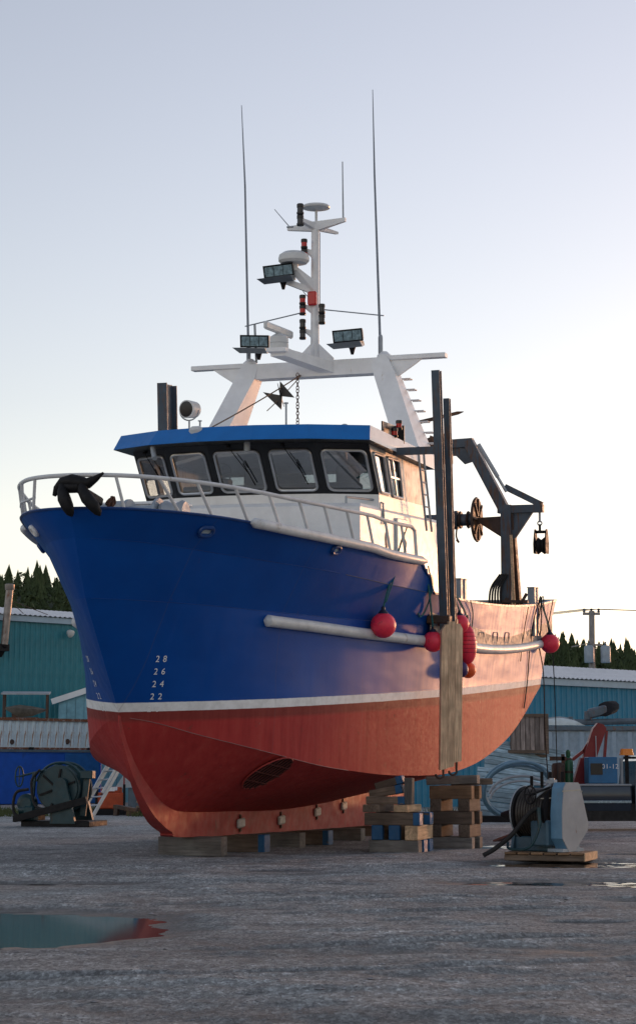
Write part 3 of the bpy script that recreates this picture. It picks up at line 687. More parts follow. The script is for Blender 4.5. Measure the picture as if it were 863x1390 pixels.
# hawse fittings: oval rings with openings in the plating
def fairlead(x, z, sgn, w, h, bright):
    M = hull_frame(x, z, sgn, .0)
    o = MB(); prof = rrect(w, h, h * .48, 5); pts = [Vector((a, b, .02)) for a, b in prof]
    o.tube(pts, .035, 8, closed=True); f = o.build('fairlead', hull_paint if not bright else paint('fairlead_blue', (.01, .06, .24), .3), boat); f.matrix_local = M
    o = MB(); o.add([(a, b, .012) for a, b in prof], [list(range(len(prof)))]); q = o.build('fairlead_opening', paint('hole_pale', (.45, .55, .62), .5) if bright else black_paint, f, fix=False)
fairlead(.05, 2.84, 1, .26, .15, True); fairlead(-3.0, 2.66, 1, .20, .13, True); fairlead(.9, 2.86, -1, .22, .15, False); fairlead(-1.2, 2.70, -1, .2, .13, True)
# bow-thruster opening with grating bars
M = Matrix.Translation((0, 0, 0))
gx0 = -2.85; tpos = .24
def bottom_pt(x, t):
    a = (x, .11, zRB(x)); b = (x, yCH(x), zCH(x)); return Vector(lerp3(a, b, 1 - t)) + Vector((0, 0, -0.22 * math.sin(math.pi * (1 - t)) * min(1, .11 / 2)))
c0 = bottom_pt(gx0, tpos); u = (bottom_pt(gx0 + .05, tpos) - bottom_pt(gx0 - .05, tpos)).normalized(); w_ = (bottom_pt(gx0, tpos + .05) - c0); w_ = (w_ - u * w_.dot(u)).normalized(); nn = u.cross(w_)
if nn.y < 0: nn = -nn
Mg = Matrix((u, w_, nn)).transposed().to_4x4(); Mg.translation = c0 + nn * .02
EA, EB = .34, .52
el = [(EA * math.cos(2 * math.pi * k / 28), EB * math.sin(2 * math.pi * k / 28)) for k in range(28)]
m = MB(); m.add([(a, b, .008) for a, b in el], [list(range(28))]); g = m.build('thruster_opening', black_paint, boat, fix=False); g.matrix_local = Mg
m = MB(); m.tube([Vector((a, b, .012)) for a, b in el], .014, 6, closed=True); m.build('opening_rim', keel_m, g)
paint('grating_red', (.12, .03, .025), .6)
for k in range(-3, 4):
    b = k * .085; L = EB * math.sqrt(max(0, 1 - (b / EA) ** 2)); m = MB(); m.beam((b, -L, .02), (b, L, .02), .018, .02); m.build('grating_bar', MATS['grating_red'], g)
for a in (-.26, 0, .26):
    L = EA * math.sqrt(1 - (a / EB) ** 2); m = MB(); m.beam((-L, a, .03), (L, a, .03), .018, .012); m.build('grating_bar', MATS['grating_red'], g)
# draft marks
mark_white = paint('mark_white', (.92, .93, .94), .5, var=.1)
for k, num in enumerate(('2 0', '2 2', '2 4', '2 6', '2 8')):
    z = .0 + k * .2 + .03
    for sgn, x in ((1, -.40 + .045 * k), (-1, -.45 + .05 * k)):
        text_mesh('draft_mark', num, .15, mark_white, boat, hull_frame(x, z, sgn, .008))

# ---- deckhouse and wheelhouse
m = MB()
lowp = [(-10.5, -2.42), (-5.1, -2.42), (-4.62, -1.35), (-4.5, 0), (-4.62, 1.35), (-5.1, 2.42), (-10.5, 2.42)]
m.loft([[(x, y, 1.0) for x, y in lowp], [(x, y, 3.55) for x, y in lowp], [(x - (.12 if x > -7 else 0), y * .985, 3.62) for x, y in lowp]])
house = m.build('deckhouse', white_paint, boat, smooth=25)
m = MB(); m.tube([(-4.95, 2.2, 3.60), (-4.95, 2.2, 3.72), (-6.35, 2.3, 3.76), (-6.5, 2.43, 3.70), (-6.5, 2.45, 3.3)], .022, 8); m.build('grab_rail', galv, house)
m = MB(); m.lathe([(.16, 0), (.16, .02), (.12, .025)], 18, Matrix.Rotation(R(-90), 3, 'X') @ Matrix.Diagonal((.55, 1, 1)).to_3x3(), (-6.75, 2.415, 3.02)); m.build('oval_port', grey_steel, house)
m = MB(); m.box((-7.7, 2.45, 2.75), (.75, .05, 1.45), bev=.02); m.build('side_door', white_paint, house)
S = [(-6.35, -2.4), (-5.8, -1.5), (-5.6, -.55), (-5.6, .55), (-5.8, 1.5), (-6.35, 2.4)]; ZS, ZT, RAKE = 3.86, 4.80, .66
wall_stain = paint('wall_stained', (0.62, 0.60, 0.57), 0.45, var=0.12, wear=(0.30, 0.20, 0.13), wearamt=0.5, wscale=(1.6, 1.6, 0.35))
wh = MB()      # base ring of the wheelhouse
full = S + [(-9.6, 2.4), (-9.6, -2.4)]
wh.loft([[(x, y, 3.60) for x, y in full], [(x, y, ZS + .01) for x, y in full]], caps=False)
wheelhouse = wh.build('wheelhouse', white_paint, boat, smooth=20)
def bil(q, a, b): # q: bl, br, tr, tl
    return q[0] * (1 - a) * (1 - b) + q[1] * a * (1 - b) + q[2] * a * b + q[3] * (1 - a) * b
def wall_panel(name, q, holes, mat, frame_mat=alu, rnd=.10, fr=.026, wipers=False):
    q = [Vector(p) for p in q]; nrm = (q[1] - q[0]).cross(q[3] - q[0]).normalized()
    m = MB(); us = sorted({0, 1} | {h[0] for h in holes} | {h[2] for h in holes}); vs_ = sorted({0, 1} | {h[1] for h in holes} | {h[3] for h in holes})
    for a, b in zip(us, us[1:]):
        for c, d in zip(vs_, vs_[1:]):
            mu, mv = (a + b) / 2, (c + d) / 2
            if any(h[0] < mu < h[2] and h[1] < mv < h[3] for h in holes): continue
            P = [bil(q, a, c), bil(q, b, c), bil(q, b, d), bil(q, a, d)]
            m.add(P + [p - nrm * .05 for p in P], [(0, 1, 2, 3), (7, 6, 5, 4), (0, 4, 5, 1), (1, 5, 6, 2), (2, 6, 7, 3), (3, 7, 4, 0)])
    w = m.build(name, mat, wheelhouse, smooth=0, fix=False)
    for h in holes:
        W = ((bil(q, h[2], h[1]) - bil(q, h[0], h[1])).length); H = (bil(q, h[0], h[3]) - bil(q, h[0], h[1])).length
        pr_ = rrect(1.0 * W, 1.0 * H, rnd, 5)
        pts = [bil(q, h[0] + (a / W + .5) * (h[2] - h[0]), h[1] + (b / H + .5) * (h[3] - h[1])) + nrm * .012 for a, b in pr_]
        f = MB(); f.tube(pts, fr, 8, closed=True); f.build('window_frame', frame_mat, wheelhouse)
        g = MB(); g.add([bil(q, h[0], h[1]) - nrm * .02, bil(q, h[2], h[1]) - nrm * .02, bil(q, h[2], h[3]) - nrm * .02, bil(q, h[0], h[3]) - nrm * .02], [(0, 1, 2, 3)])
        g.build('window_pane', glass, wheelhouse, smooth=0, fix=False)
    return q, nrm
quads = []
for (a, b) in zip(S, S[1:]):
    q = [(a[0], a[1], ZS), (b[0], b[1], ZS), (b[0] + RAKE, b[1], ZT), (a[0] + RAKE, a[1], ZT)]
    wdt = math.hypot(b[0] - a[0], b[1] - a[1]); e = .085 / wdt
    quads.append(wall_panel('window_wall', q, [(e + .02, .075, 1 - e - .02, .83)], black_paint))
for sgn in (1, -1):
    fr0 = Vector((-6.35, sgn * 2.4, ZS)); fr1 = Vector((-6.35 + RAKE, sgn * 2.4, ZT)); bk0 = Vector((-9.6, sgn * 2.4, ZS)); bk1 = Vector((-9.6, sgn * 2.4, ZT))
    q = [fr0, bk0, bk1, fr1] if sgn > 0 else [bk0, fr0, fr1, bk1]
    # side windows: one following the raked front, one sliding window
    hs_ = [(.03, .05, .205, .80), (.265, .03, .48, .80)]
    if sgn < 0: hs_ = [(1 - c, b_, 1 - a, d) for a, b_, c, d in hs_]
    qq, nr = wall_panel('side_wall', q, hs_, wall_stain, rnd=.06, fr=.03)
    for h in hs_[1:]:
        mu = (h[0] + h[2]) / 2
        m = MB(); m.beam(bil(qq, mu, h[1]), bil(qq, mu, h[3]), .04, .03, up=nr); m.beam(bil(qq, h[0], .42), bil(qq, h[2], .42), .035, .03, up=nr); m.build('window_mullion', alu, wheelhouse)
q = [(-9.6, 2.4, ZS), (-9.6, -2.4, ZS), (-9.6, -2.4, ZT), (-9.6, 2.4, ZT)]
wall_panel('back_wall', q, [(.06, .08, .30, .8), (.36, .08, .62, .8), (.68, .08, .94, .8)], wall_stain)
m = MB(); m.loft([[(x - .05, y * .97, ZS - .02) for x, y in full], [(x - .05, y * .97, ZS + .0) for x, y in full]]); m.build('wheelhouse_floor', paint('interior_tan', (.42, .38, .33), .6, var=.15), wheelhouse)
m = MB(); m.add([(x + (.55 if x > -7 else .06), y * .96, ZT - .06) for x, y in full], [list(range(len(full)))]); m.build('wheelhouse_ceiling', paint('interior_white', (.66, .66, .64), .6, var=.1), wheelhouse, smooth=0, fix=False)
m = MB(); m.box((-7.0, 0, 4.0), (.5, 3.6, .32), bev=.03); m.box((-7.05, .4, 4.22), (.3, .5, .25), bev=.03); m.box((-7.05, -1.2, 4.22), (.3, .6, .2), bev=.03); m.build('console', black_iron, wheelhouse)
m = MB(); m.tube(arc((-7.0, -1.05, 4.42), .19, 0, 2 * math.pi, 20, (0, 1, 0), (0, 0, 1))[:-1], .016, 6, closed=True)
m.tube([(-7.0, -1.05, 4.23), (-7.0, -1.05, 4.61)], .01, 5); m.tube([(-7.0, -1.24, 4.42), (-7.0, -.86, 4.42)], .01, 5)
m.build('helm_wheel', galv, wheelhouse)
for yy in (-.9, 1.1):
    m = MB(); m.box((-8.2, yy, 4.05), (.5, .55, .12), bev=.04); m.box((-8.45, yy, 4.35), (.12, .5, .6), bev=.05); m.lathe([(.05, 0), (.05, .2)], 8, None, (-8.2, yy, 3.86)); m.build('helm_chair', paint('chair_blue', (.01, .06, .16), .6), wheelhouse)
# wipers
for k in (0, 2, 3):
    qd, nr = quads[k]; m = MB(); m.tube([bil(qd, .40, .93) + nr * .03, bil(qd, .66, .42) + nr * .04], .009, 5); m.box(bil(qd, .40, .94) + nr * .03, (.06, .06, .05), bev=.01); m.tube([bil(qd, .60, .62) + nr * .035, bil(qd, .73, .2) + nr * .035], .012, 5); m.build('wiper', black_iron, wheelhouse)
# brow and roof
bb = [(-9.75, -2.58), (-5.2, -2.58), (-4.62, -1.58), (-4.40, -.55), (-4.40, .55), (-4.62, 1.58), (-5.2, 2.58), (-9.75, 2.58)]
bt = [(-9.75, -2.55), (-5.42, -2.52), (-4.86, -1.5), (-4.64, -.52), (-4.64, .52), (-4.86, 1.5), (-5.42, 2.52), (-9.75, 2.55)]
zb = lambda x: 4.775 if x > -6 else 4.62
ztp = lambda x: 5.07 if x > -6 else 4.92
m = MB()
for i in range(1, 6):
    P = [(*bb[i], zb(bb[i][0])), (*bb[i + 1], zb(bb[i + 1][0])), (*bt[i + 1], 5.07), (*bt[i], 5.07)]
    m.add(P, [(0, 1, 2, 3)])
m.build('brow', brow_blue, wheelhouse, smooth=0, fix=False)
m = MB()
for i in (0, 6):
    m.add([(*bb[i], zb(bb[i][0])), (*bb[i + 1], zb(bb[i + 1][0])), (*bt[i + 1], ztp(bt[i + 1][0])), (*bt[i], ztp(bt[i][0]))], [(0, 1, 2, 3)])
m.add([(*bb[7], zb(-9)), (*bb[0], zb(-9)), (*bt[0], ztp(-9)), (*bt[7], ztp(-9))], [(0, 1, 2, 3)])
m.add([(*p, ztp(p[0])) for p in bt], [list(range(8))]); m.build('roof', white_paint, wheelhouse, smooth=0, fix=False)
m = MB(); m.add([(*p, zb(p[0]) + .004) for p in bb], [list(range(8))]); m.build('soffit', black_paint, wheelhouse, smooth=0, fix=False)
def roundlamp(p, d, name='spot_lamp'):
    M = Vector(d).to_track_quat('Z', 'Y').to_matrix()
    m = MB(); m.lathe([(.03, -.16), (.07, -.13), (.085, 0), (.095, .03), (.08, .035)], 14, M, p); return m.build(name, radome_white, wheelhouse)
m = MB(); m.box((-4.66, -.62, 5.0), (.22, .26, .16), Matrix.Rotation(R(-25), 3, 'Y'), bev=.05); m.build('brow_light', radome_white, wheelhouse)
m = MB(); m.tube([(-4.75, -1.55, 4.75), (-4.72, -1.52, 4.63), (-4.62, -1.45, 4.52)], .05, 10); m.build('horn', galv, wheelhouse)
m = MB(); m.tube([(-4.75, .35, 4.78), (-4.75, .35, 4.60)], .06, 10); m.build('horn', galv, wheelhouse)
# port side lamp screen with red lanterns
m = MB(); m.box((-7.15, 2.36, 5.12), (.9, .03, .36)); m.box((-7.58, 2.45, 5.12), (.03, .2, .36)); m.build('lamp_screen', black_paint, wheelhouse)
def lantern(p, red=True, r=.068, h=.20, parent=None, both=True):
    """two stacked navigation lights, black caps with a lens between"""
    p = Vector(p); m = MB(); lens = paint('dark_lens', (.02, .02, .03), .2) if not red else red_lens
    prof = []
    for z0 in ((-h, 0) if both else (0,)):
        prof += [(r * .9, z0), (r * 1.05, z0 + .015), (r * 1.05, z0 + .05), (r * .55, z0 + .052), (r * .55, z0 + h * .62), (r, z0 + h * .64), (r, z0 + h * .9), (r * .8, z0 + h * .97)]
    m.lathe(prof, 12, None, p); o = m.build('lantern', black_paint, parent or boat)
    for z0 in ((-h, 0) if both else (0,)):
        m = MB(); m.lathe([(r * .88, z0 + .05), (r * .88, z0 + h * .63)], 12, None, p); m.build('lantern_lens', lens, parent or boat)
    return o
lantern((-7.3, 2.52, 5.18), True, .065, .2, wheelhouse, False); lantern((-7.0, 2.52, 5.0), True, .065, .2, wheelhouse, False)
m = MB(); m.lathe([(.02, 0), (.06, .02), (.115, .12), (.1, .125)], 16, Vector((1, 0, 0)).to_track_quat('Z', 'Y').to_matrix(), (-7.9, 1.25, 5.3)); m.tube([(-7.9, 1.25, 5.0), (-7.9, 1.25, 5.3)], .02, 6); m.build('loudhailer', galv, wheelhouse)
# searchlight on the starboard roof edge
m = MB(); Mx = Vector((1, -.25, -.05)).to_track_quat('Z', 'Y').to_matrix()
m.lathe([(.10, -.22), (.17, -.18), (.185, .0), (.19, .1), (.175, .105)], 18, Mx, (-8.0, -2.19, 5.88)); sl = m.build('searchlight', radome_white, boat)
m = MB(); m.lathe([(.165, .107), (.12, .115)], 18, Mx, (-8.0, -2.19, 5.88)); m.build('searchlight_lens', black_paint, sl)
m = MB(); m.tube(arc((-8.0, -2.19, 5.86), .21, R(180), R(360), 12, (0, 1, 0), (0, 0, 1)), .015, 6); m.tube([(-8.0, -2.19, 5.65), (-8.0, -2.19, 4.9)], .02, 6); m.build('searchlight_yoke', galv, sl)
m = MB(); m.tube([(-8.0, -1.95, 4.9), (-8.0, -1.95, 5.62)], .02, 6); m.lathe([(.045, 0), (.045, .02)], 8, None, (-8.0, -1.95, 5.62)); m.build('roof_stub', galv, boat)
m = MB(); m.tube([(-8.6, -.28, 4.95), (-8.6, -.28, 5.98)], .022, 6); m.lathe([(.05, 0), (.05, .03)], 8, None, (-8.6, -.28, 5.98)); m.build('gps_antenna', galv, boat)

# ---- mast arch
arch = MB()
for sgn in (1, -1):
    f_ = lambda x, y, z: Vector((x, sgn * y, z))
    arch.loft([[f_(-8.85, 2.02, 4.93), f_(-8.85, 2.5, 4.93), f_(-10.05, 2.5, 4.88), f_(-10.05, 2.02, 4.88)],
               [f_(-9.5, 1.32, 6.68), f_(-9.5, 1.78, 6.68), f_(-9.95, 1.78, 6.68), f_(-9.95, 1.32, 6.68)],
               [f_(-9.55, 1.25, 7.0), f_(-9.55, 1.62, 7.0), f_(-9.95, 1.62, 7.0), f_(-9.95, 1.25, 7.0)]])
arch.box((-9.74, 0, 6.835), (.40, 2.62, .325))
arch_o = arch.build('mast_arch', white_paint, boat, smooth=0)
for sgn in (1, -1):
    m = MB(); m.box((-9.72, sgn * 2.18, 6.99), (.22, 1.32, .10), bev=.01)
    m.prism([(1.66, 6.95), (2.35, 6.95), (2.2, 6.84), (1.75, 6.55)], .05, Matrix(((0, 0, 1), (sgn, 0, 0), (0, 1, 0))), (-9.7, 0, 0)); m.build('spreader', white_paint, boat)
    m = MB(); m.lathe([(.16, 0), (.15, .06), (.06, .14)], 12, None, (-9.72, sgn * 1.5, 7.0)); m.build('antenna_base', white_paint, boat)
for k in range(8):
    z = 5.2 + k * .23; t = (z - 4.93) / 1.75; y = 2.5 - .72 * t; x = -9.98
    m = MB(); m.tube([(x, y - .02, z), (x, y + .16, z), (x - .16, y + .16, z), (x - .16, y - .02, z)], .018, 6); m.build('climbing_rung', white_pipe, boat)
m = MB(); m.prism(rrect(.45, .5, .06), .01, Matrix(((0, 1, 0), (0, 0, 1), (1, 0, 0))).transposed(), (-9.5, -1.63, 5.95)); 
# mast
mast = MB(); mast.tube([(-9.62, 0, 6.95), (-9.68, 0, 10.0)], [.095, .085], 14); mast = mast.build('mast', white_paint, boat)
m = MB()
for a in (0, 90, 180, 270):
    c, s_ = math.cos(R(a)), math.sin(R(a)); m.prism([(.05, 0), (.42, 0), (.42, .06), (.05, .42)], .02, Matrix(((c, 0, -s_), (s_, 0, c), (0, 1, 0))), (-9.62, 0, 6.99))
m.build('mast_gusset', white_paint, mast)
yz = lambda y, z, x=-9.66: Vector((x, y, z))
m = MB(); m.loft([[yz(-.02, 9.80, -9.60), yz(-.02, 9.80, -9.74), yz(-.02, 9.99, -9.74), yz(-.02, 9.99, -9.60)], [yz(-.62, 9.86, -9.63), yz(-.62, 9.86, -9.71), yz(-.62, 9.94, -9.71), yz(-.62, 9.94, -9.63)]])
m.loft([[yz(.02, 9.80, -9.60), yz(.02, 9.80, -9.74), yz(.02, 10.0, -9.74), yz(.02, 10.0, -9.60)], [yz(.68, 9.96, -9.63), yz(.68, 9.96, -9.71), yz(.68, 10.04, -9.71), yz(.68, 10.04, -9.63)]])
m.loft([[yz(-.05, 9.82), yz(.05, 9.82), yz(.05, 9.97), yz(-.05, 9.97)], [yz(-.21, 9.93, -9.2), yz(-.13, 9.93, -9.2), yz(-.13, 10.0, -9.2), yz(-.21, 10.0, -9.2)]])
m.loft([[yz(-.05, 9.82), yz(.05, 9.82), yz(.05, 9.94), yz(-.05, 9.94)], [yz(.30, 9.80, -10.1), yz(.38, 9.80, -10.1), yz(.38, 9.85, -10.1), yz(.30, 9.85, -10.1)]])
m.build('yard', white_paint, mast)
m = MB(); m.tube([(-9.68, .02, 9.95), (-9.68, .02, 10.28)], .03, 8); m.lathe([(.10, 0), (.29, .035), (.30, .06), (.27, .10), (.1, .13)], 26, None, (-9.68, .02, 10.26)); m.build('dish_antenna', radome_white, mast)
lantern((-9.2, -.17, 10.07), False, .075, .24, mast)
for y, z, red in ((-.19, 9.40, True), (-.23, 8.20, True), (.20, 7.98, False), (-.23, 7.68, False)):
    lantern((-9.5, y, z), red, .07, .22, mast)
    m = MB(); m.loft([[Vector((-9.5, y - .02, z - .02)), Vector((-9.5, y + .02, z - .02)), Vector((-9.5, y + .02, z + .02)), Vector((-9.5, y - .02, z + .02))], [Vector((-9.62, -.03, z - .22)), Vector((-9.62, .03, z - .22)), Vector((-9.62, .03, z - .04)), Vector((-9.62, -.03, z - .04))]]); m.build('lantern_bracket', white_paint, mast)
m = MB(); m.lathe([(.12, 0), (.28, .02), (.325, .07), (.33, .12), (.31, .20), (.22, .26), (.08, .275)], 28, None, (-9.35, -.37, 9.05)); m.lathe([(.08, -.14), (.1, 0)], 12, None, (-9.35, -.37, 9.05)); m.build('radar_dome', radome_white, mast)
m = MB(); m.loft([[Vector((-9.35, -.45, 8.90)), Vector((-9.35, -.28, 8.90)), Vector((-9.35, -.28, 8.98)), Vector((-9.35, -.45, 8.98))], [Vector((-9.62, -.07, 8.42)), Vector((-9.62, .07, 8.42)), Vector((-9.62, .07, 8.68)), Vector((-9.62, -.07, 8.68))]]); m.build('radar_bracket', white_paint, mast)
m = MB(); m.box((-9.52, -.02, 8.33), (.1, .2, .3), bev=.03); m.build('red_lamp', red_lens, mast)
m = MB(); m.tube(sag((-9.6, .13, 9.75), (-9.55, .14, 8.2), -.02), .008, 5); m.tube(spline([(-9.5, -.28, 8.75), (-9.5, -.22, 8.5), (-9.55, -.1, 8.35)]), .008, 5); m.build('mast_cable', rubber, mast)
# whip aerials
def whip(pts, r0, name='whip_antenna'):
    m = MB(); m.tube(pts, [r0, r0 * .7, r0 * .25], 8); o = m.build(name, paint('aerial_grey', (.20, .24, .30), .4), boat)
    m = MB(); c = Vector(pts[0]); m.lathe([(r0 * 1.7, 0), (r0 * 1.7, .35), (r0 * 1.1, .4)], 8, None, c); m.build('aerial_ferrule', galv, o); return o
whip([(-9.72, -1.54, 7.1), (-9.72, -1.62, 10.94), (-9.72, -1.70, 12.72)], .030); whip([(-9.72, 1.42, 7.1), (-9.72, 1.31, 10.93), (-9.72, 1.28, 12.76)], .030)
m = MB(); m.tube([(-9.66, .63, 10.0), (-9.66, .62, 11.25)], [.02, .012], 6); m.build('short_aerial', galv, boat)
m = MB(); m.tube([(-9.66, -.57, 9.93), (-9.66, -.92, 10.35)], [.012, .008], 6); m.box((-9.66, -.55, 9.93), (.1, .16, .04), bev=.01); m.build('short_aerial', galv, boat)
m = MB(); m.tube([(-9.72, -1.36, 7.05), (-9.72, -1.40, 7.9)], .028, 8); m.tube([(-9.72, -1.62, 7.86), (-9.6, -.24, 8.06)], .014, 6); m.tube([(-9.6, .2, 8.09), (-9.72, 1.5, 7.9)], .014, 6); m.build('aerial_stay', galv, boat)
# floodlights
def flood(y, z, w=.70, roll=0, x=-9.3, stem=.28):
    o = MB(); M = Matrix.Rotation(R(roll), 3, 'X') @ Matrix.Rotation(R(14), 3, 'Y')
    tr_ = lambda v: M @ Vector(v) + Vector((x, y, z))
    h = .26
    o.loft([[tr_((.12, -w / 2, 0)), tr_((.12, w / 2, 0)), tr_((.12, w / 2, h)), tr_((.12, -w / 2, h))], [tr_((-.2, -w * .38, .03)), tr_((-.2, w * .38, .03)), tr_((-.2, w * .38, h * .8)), tr_((-.2, -w * .38, h * .8))]])
    o.loft([[tr_((.42, -w * .60, .02)), tr_((.42, w * .52, .02)), tr_((.10, w / 2, -.01)), tr_((.10, -w / 2, -.01))], [tr_((.2, -w * .48, -.12)), tr_((.2, w * .48, -.12)), tr_((-.15, w * .4, -.12)), tr_((-.15, -w * .4, -.12))]])
    f = o.build('floodlight', paint('flood_grey', (.16, .19, .21), .4, metal=.3), boat, smooth=0)
    o = MB(); o.add([tr_((.125, -w / 2 + .03, .03)), tr_((.125, w / 2 - .03, .03)), tr_((.125, w / 2 - .03, h - .03)), tr_((.125, -w / 2 + .03, h - .03))], [(0, 1, 2, 3)]); o.build('floodlight_glass', lamp_glass, f, smooth=0, fix=False)
    o = MB()
    for a in range(4):
        yy = -w / 2 + .03 + (w - .06) * a / 3; o.beam(tr_((.13, yy, .03)), tr_((.13, yy, h - .03)), .008, .006)
    o.tube(rrect_loop := [tr_((.13, -w / 2 + .01, .01)), tr_((.13, w / 2 - .01, .01)), tr_((.13, w / 2 - .01, h - .01)), tr_((.13, -w / 2 + .01, h - .01))], .016, 5, closed=True); o.build('floodlight_guard', black_iron, f)
    o = MB(); o.lathe([(.03, -stem), (.06, -stem * .6), (.08, -.12)], 10, None, (x, y + .05, z)); o.build('floodlight_stem', black_iron, f)
    return f
flood(-.64, 8.80, .68, 3); flood(-1.27, 7.36, .66, -4, -9.5); flood(.82, 7.36, .66, 2, -9.5)
m = MB(); m.beam((-9.3, -.6, 8.72), (-9.62, -.04, 8.5), .07, .12); m.build('flood_bracket', white_paint, boat)
# open-array radar on its arm
m = MB(); m.loft([[Vector((-9.55, .16, 6.72)), Vector((-9.55, .46, 6.72)), Vector((-9.55, .46, 6.95)), Vector((-9.55, .16, 6.95))], [Vector((-8.55, -.60, 6.98)), Vector((-8.55, -.28, 6.98)), Vector((-8.55, -.28, 7.14)), Vector((-8.55, -.60, 7.14))]])
m.box((-8.65, -.44, 7.10), (.45, .42, .08)); ra = m.build('radar_arm', white_paint, boat, smooth=0)
m = MB(); m.lathe([(.20, 0), (.20, .1), (.185, .12), (.20, .14), (.19, .26), (.13, .30), (.07, .34)], 18, None, (-8.65, -.45, 7.13)); m.build('radar_pedestal', radome_white, ra)
m = MB(); m.beam((-8.0, -.52, 7.55), (-9.3, -.40, 7.53), .09, .17, bev=.035); m.build('radar_scanner', radome_white, ra)
# black day-shape, its stay lines and the chain
m = MB(); P = [(-.41, 6.44), (-.30, 6.22), (-.09, 6.10), (-.34, 6.16), (-.38, 5.87), (-.50, 6.12), (-.79, 6.24), (-.46, 6.22)]
m.prism([(-.79, 6.25), (-.42, 6.17), (-.41, 6.46), (-.09, 6.10), (-.36, 6.14), (-.38, 5.86)], .012, Matrix(((0, 0, 1), (1, 0, 0), (0, 1, 0))), (-8.6, 0, 0))
m.prism([(-.2, -.2), (0, .02), (.2, .24), (.03, -.02)], .012, Matrix(((1, 0, 0), (0, 0, 1), (0, 1, 0))), (-8.6, -.4, 6.15)); m.build('day_shape', black_paint, boat, smooth=0)
m = MB(); m.tube(sag((-9.5, -.28, 6.70), (-5.4, -.75, 5.10), .03), .014, 5); m.tube(sag((-9.5, -.28, 6.68), (-8.2, -.55, 5.8), .02), .010, 5); m.build('stay_line', rope_tan, boat)
m = MB(); z = 6.70
while z > 4.95:
    k = int(z * 100) % 2; m.tube(arc((-9.45, -.33, z), .03, 0, 2 * math.pi, 8, (1, 0, 0) if k else (0, 1, 0), (0, 0, 1.6))[:-1], .009, 5, closed=True); z -= .068
m.build('chain', chain_rust, boat)

# ---- bow rail
def zrail(x): return zSH(min(x, 1.75)) + .50 + .10 * min(1, max(0, -x / 6))
m = MB(); pts = [Vector((p[0] + .02, p[1] + .02, zrail(p[0]))) for p in LSH if p[0] > -5.95 and p[1] > 0][::2]
end = pts[-1]; ring = [Vector((p.x, -p.y, p.z)) for p in pts[::-1]] + pts
ring = [ring[0] + Vector((-.2, 0, -.06)), ring[0] + Vector((-.32, 0, -.55))][::-1] + ring + [ring[-1] + Vector((-.2, 0, -.06)), ring[-1] + Vector((-.32, 0, -.55))]
m.tube(ring, .034, 10); rail = m.build('bow_rail', white_pipe, boat)
for sgn in (1, -1):
    for xt in (1.55, 1.05, .45, -.3, -1.05, -1.8, -2.5, -3.2, -3.9, -4.6, -5.3):
        xb_ = xt - .34 * (1 if xt < 1.3 else .3)
        m = MB(); m.tube([(xt + .02, sgn * (ySH(xt) + .02), zrail(xt)), (xb_, sgn * (ySH(xb_) - .03), zSH(xb_))], .026, 8); m.build('rail_stanchion', white_pipe, rail)
m = MB(); m.tube([(1.5, -.72, 3.32), (.9, -1.27, 3.3), (.3, -1.6, 3.28)], .022, 8); m.build('mid_rail', white_pipe, rail)
# windlass behind the bulwark
wl_ = empty('windlass'); wl_.parent = boat
m = MB()
Mx = Matrix.Rotation(R(-90), 3, 'X')
m.lathe([(.26, 0), (.26, .05), (.15, .06), (.15, .5), (.26, .51), (.26, .56)], 20, Mx, (.0, .15, 3.12)); m.build('drum', light_steel, wl_)
m = MB(); m.lathe([(.16, 0), (.20, .08), (.14, .22), (.2, .36), (.17, .42)], 18, Mx, (.0, .74, 3.14)); m.build('warping_head', galv, wl_)
m = MB(); m.box((-.1, .05, 2.9), (.5, .25, .9), bev=.06); m.box((-.2, .2, 2.75), (.6, 1.2, .4), bev=.05); m.box((-.3, -.45, 3.02), (.5, .5, .6), bev=.08); m.build('gearbox', galv, wl_)
m = MB(); m.box((-1.0, -.1, 3.36), (.9, 1.5, .05), bev=.01); m.box((-1.0, -.1, 3.0), (.8, 1.3, .68)); m.build('hatch_box', white_paint, boat)

# ---- gallows posts, ladder, crane, net drum, bollards
def hbeam(p0, p1, w, d, name, mat=post_steel, t=.03):
    p0 = Vector(p0); p1 = Vector(p1); m = MB(); up = (1, 0, 0)
    dx = Vector((d / 2 - t / 2, 0, 0)); dy = Vector((0, w / 2 - t / 2, 0))
    m.beam(p0 + dx, p1 + dx, w, t, up=(1, 0, 0)); m.beam(p0 - dx, p1 - dx, w, t, up=(1, 0, 0)); m.beam(p0, p1, t, d - 2 * t, up=(1, 0, 0)); return m.build(name, mat, boat, smooth=0)
hbeam((-7.22, 3.44, 1.05), (-6.86, 3.40, 6.24), .16, .17, 'gallows_post', t=.025)
hbeam((-7.50, 3.52, 1.35), (-7.36, 3.47, 5.76), .12, .13, 'gallows_post', t=.025)
m = MB(); m.beam((-7.0, 3.38, 4.73), (-7.0, 2.5, 4.73), .12, .14); m.build('gallows_brace', post_steel, boat)
m = MB(); m.beam((-7.2, 3.1, 1.5), (-7.2, 3.55, 1.5), .22, .16, bev=.02); m.beam((-7.7, 3.1, 1.45), (-7.7, 3.55, 1.45), .18, .14, bev=.02); m.build('gallows_bracket', brown_steel, boat)
hbeam((-9.2, -3.10, 1.2), (-8.82, -3.05, 6.55), .22, .55, 'gallows_post')
m = MB()
for yy, xo in ((2.64, 0), (2.64, -.38)):
    m.tube([(-8.25 + xo, yy, 4.95), (-8.25 + xo, yy + .02, 4.6), (-8.75 + xo, yy + .02, 3.3)], .024, 8)
lad = m.build('ladder', galv, boat)
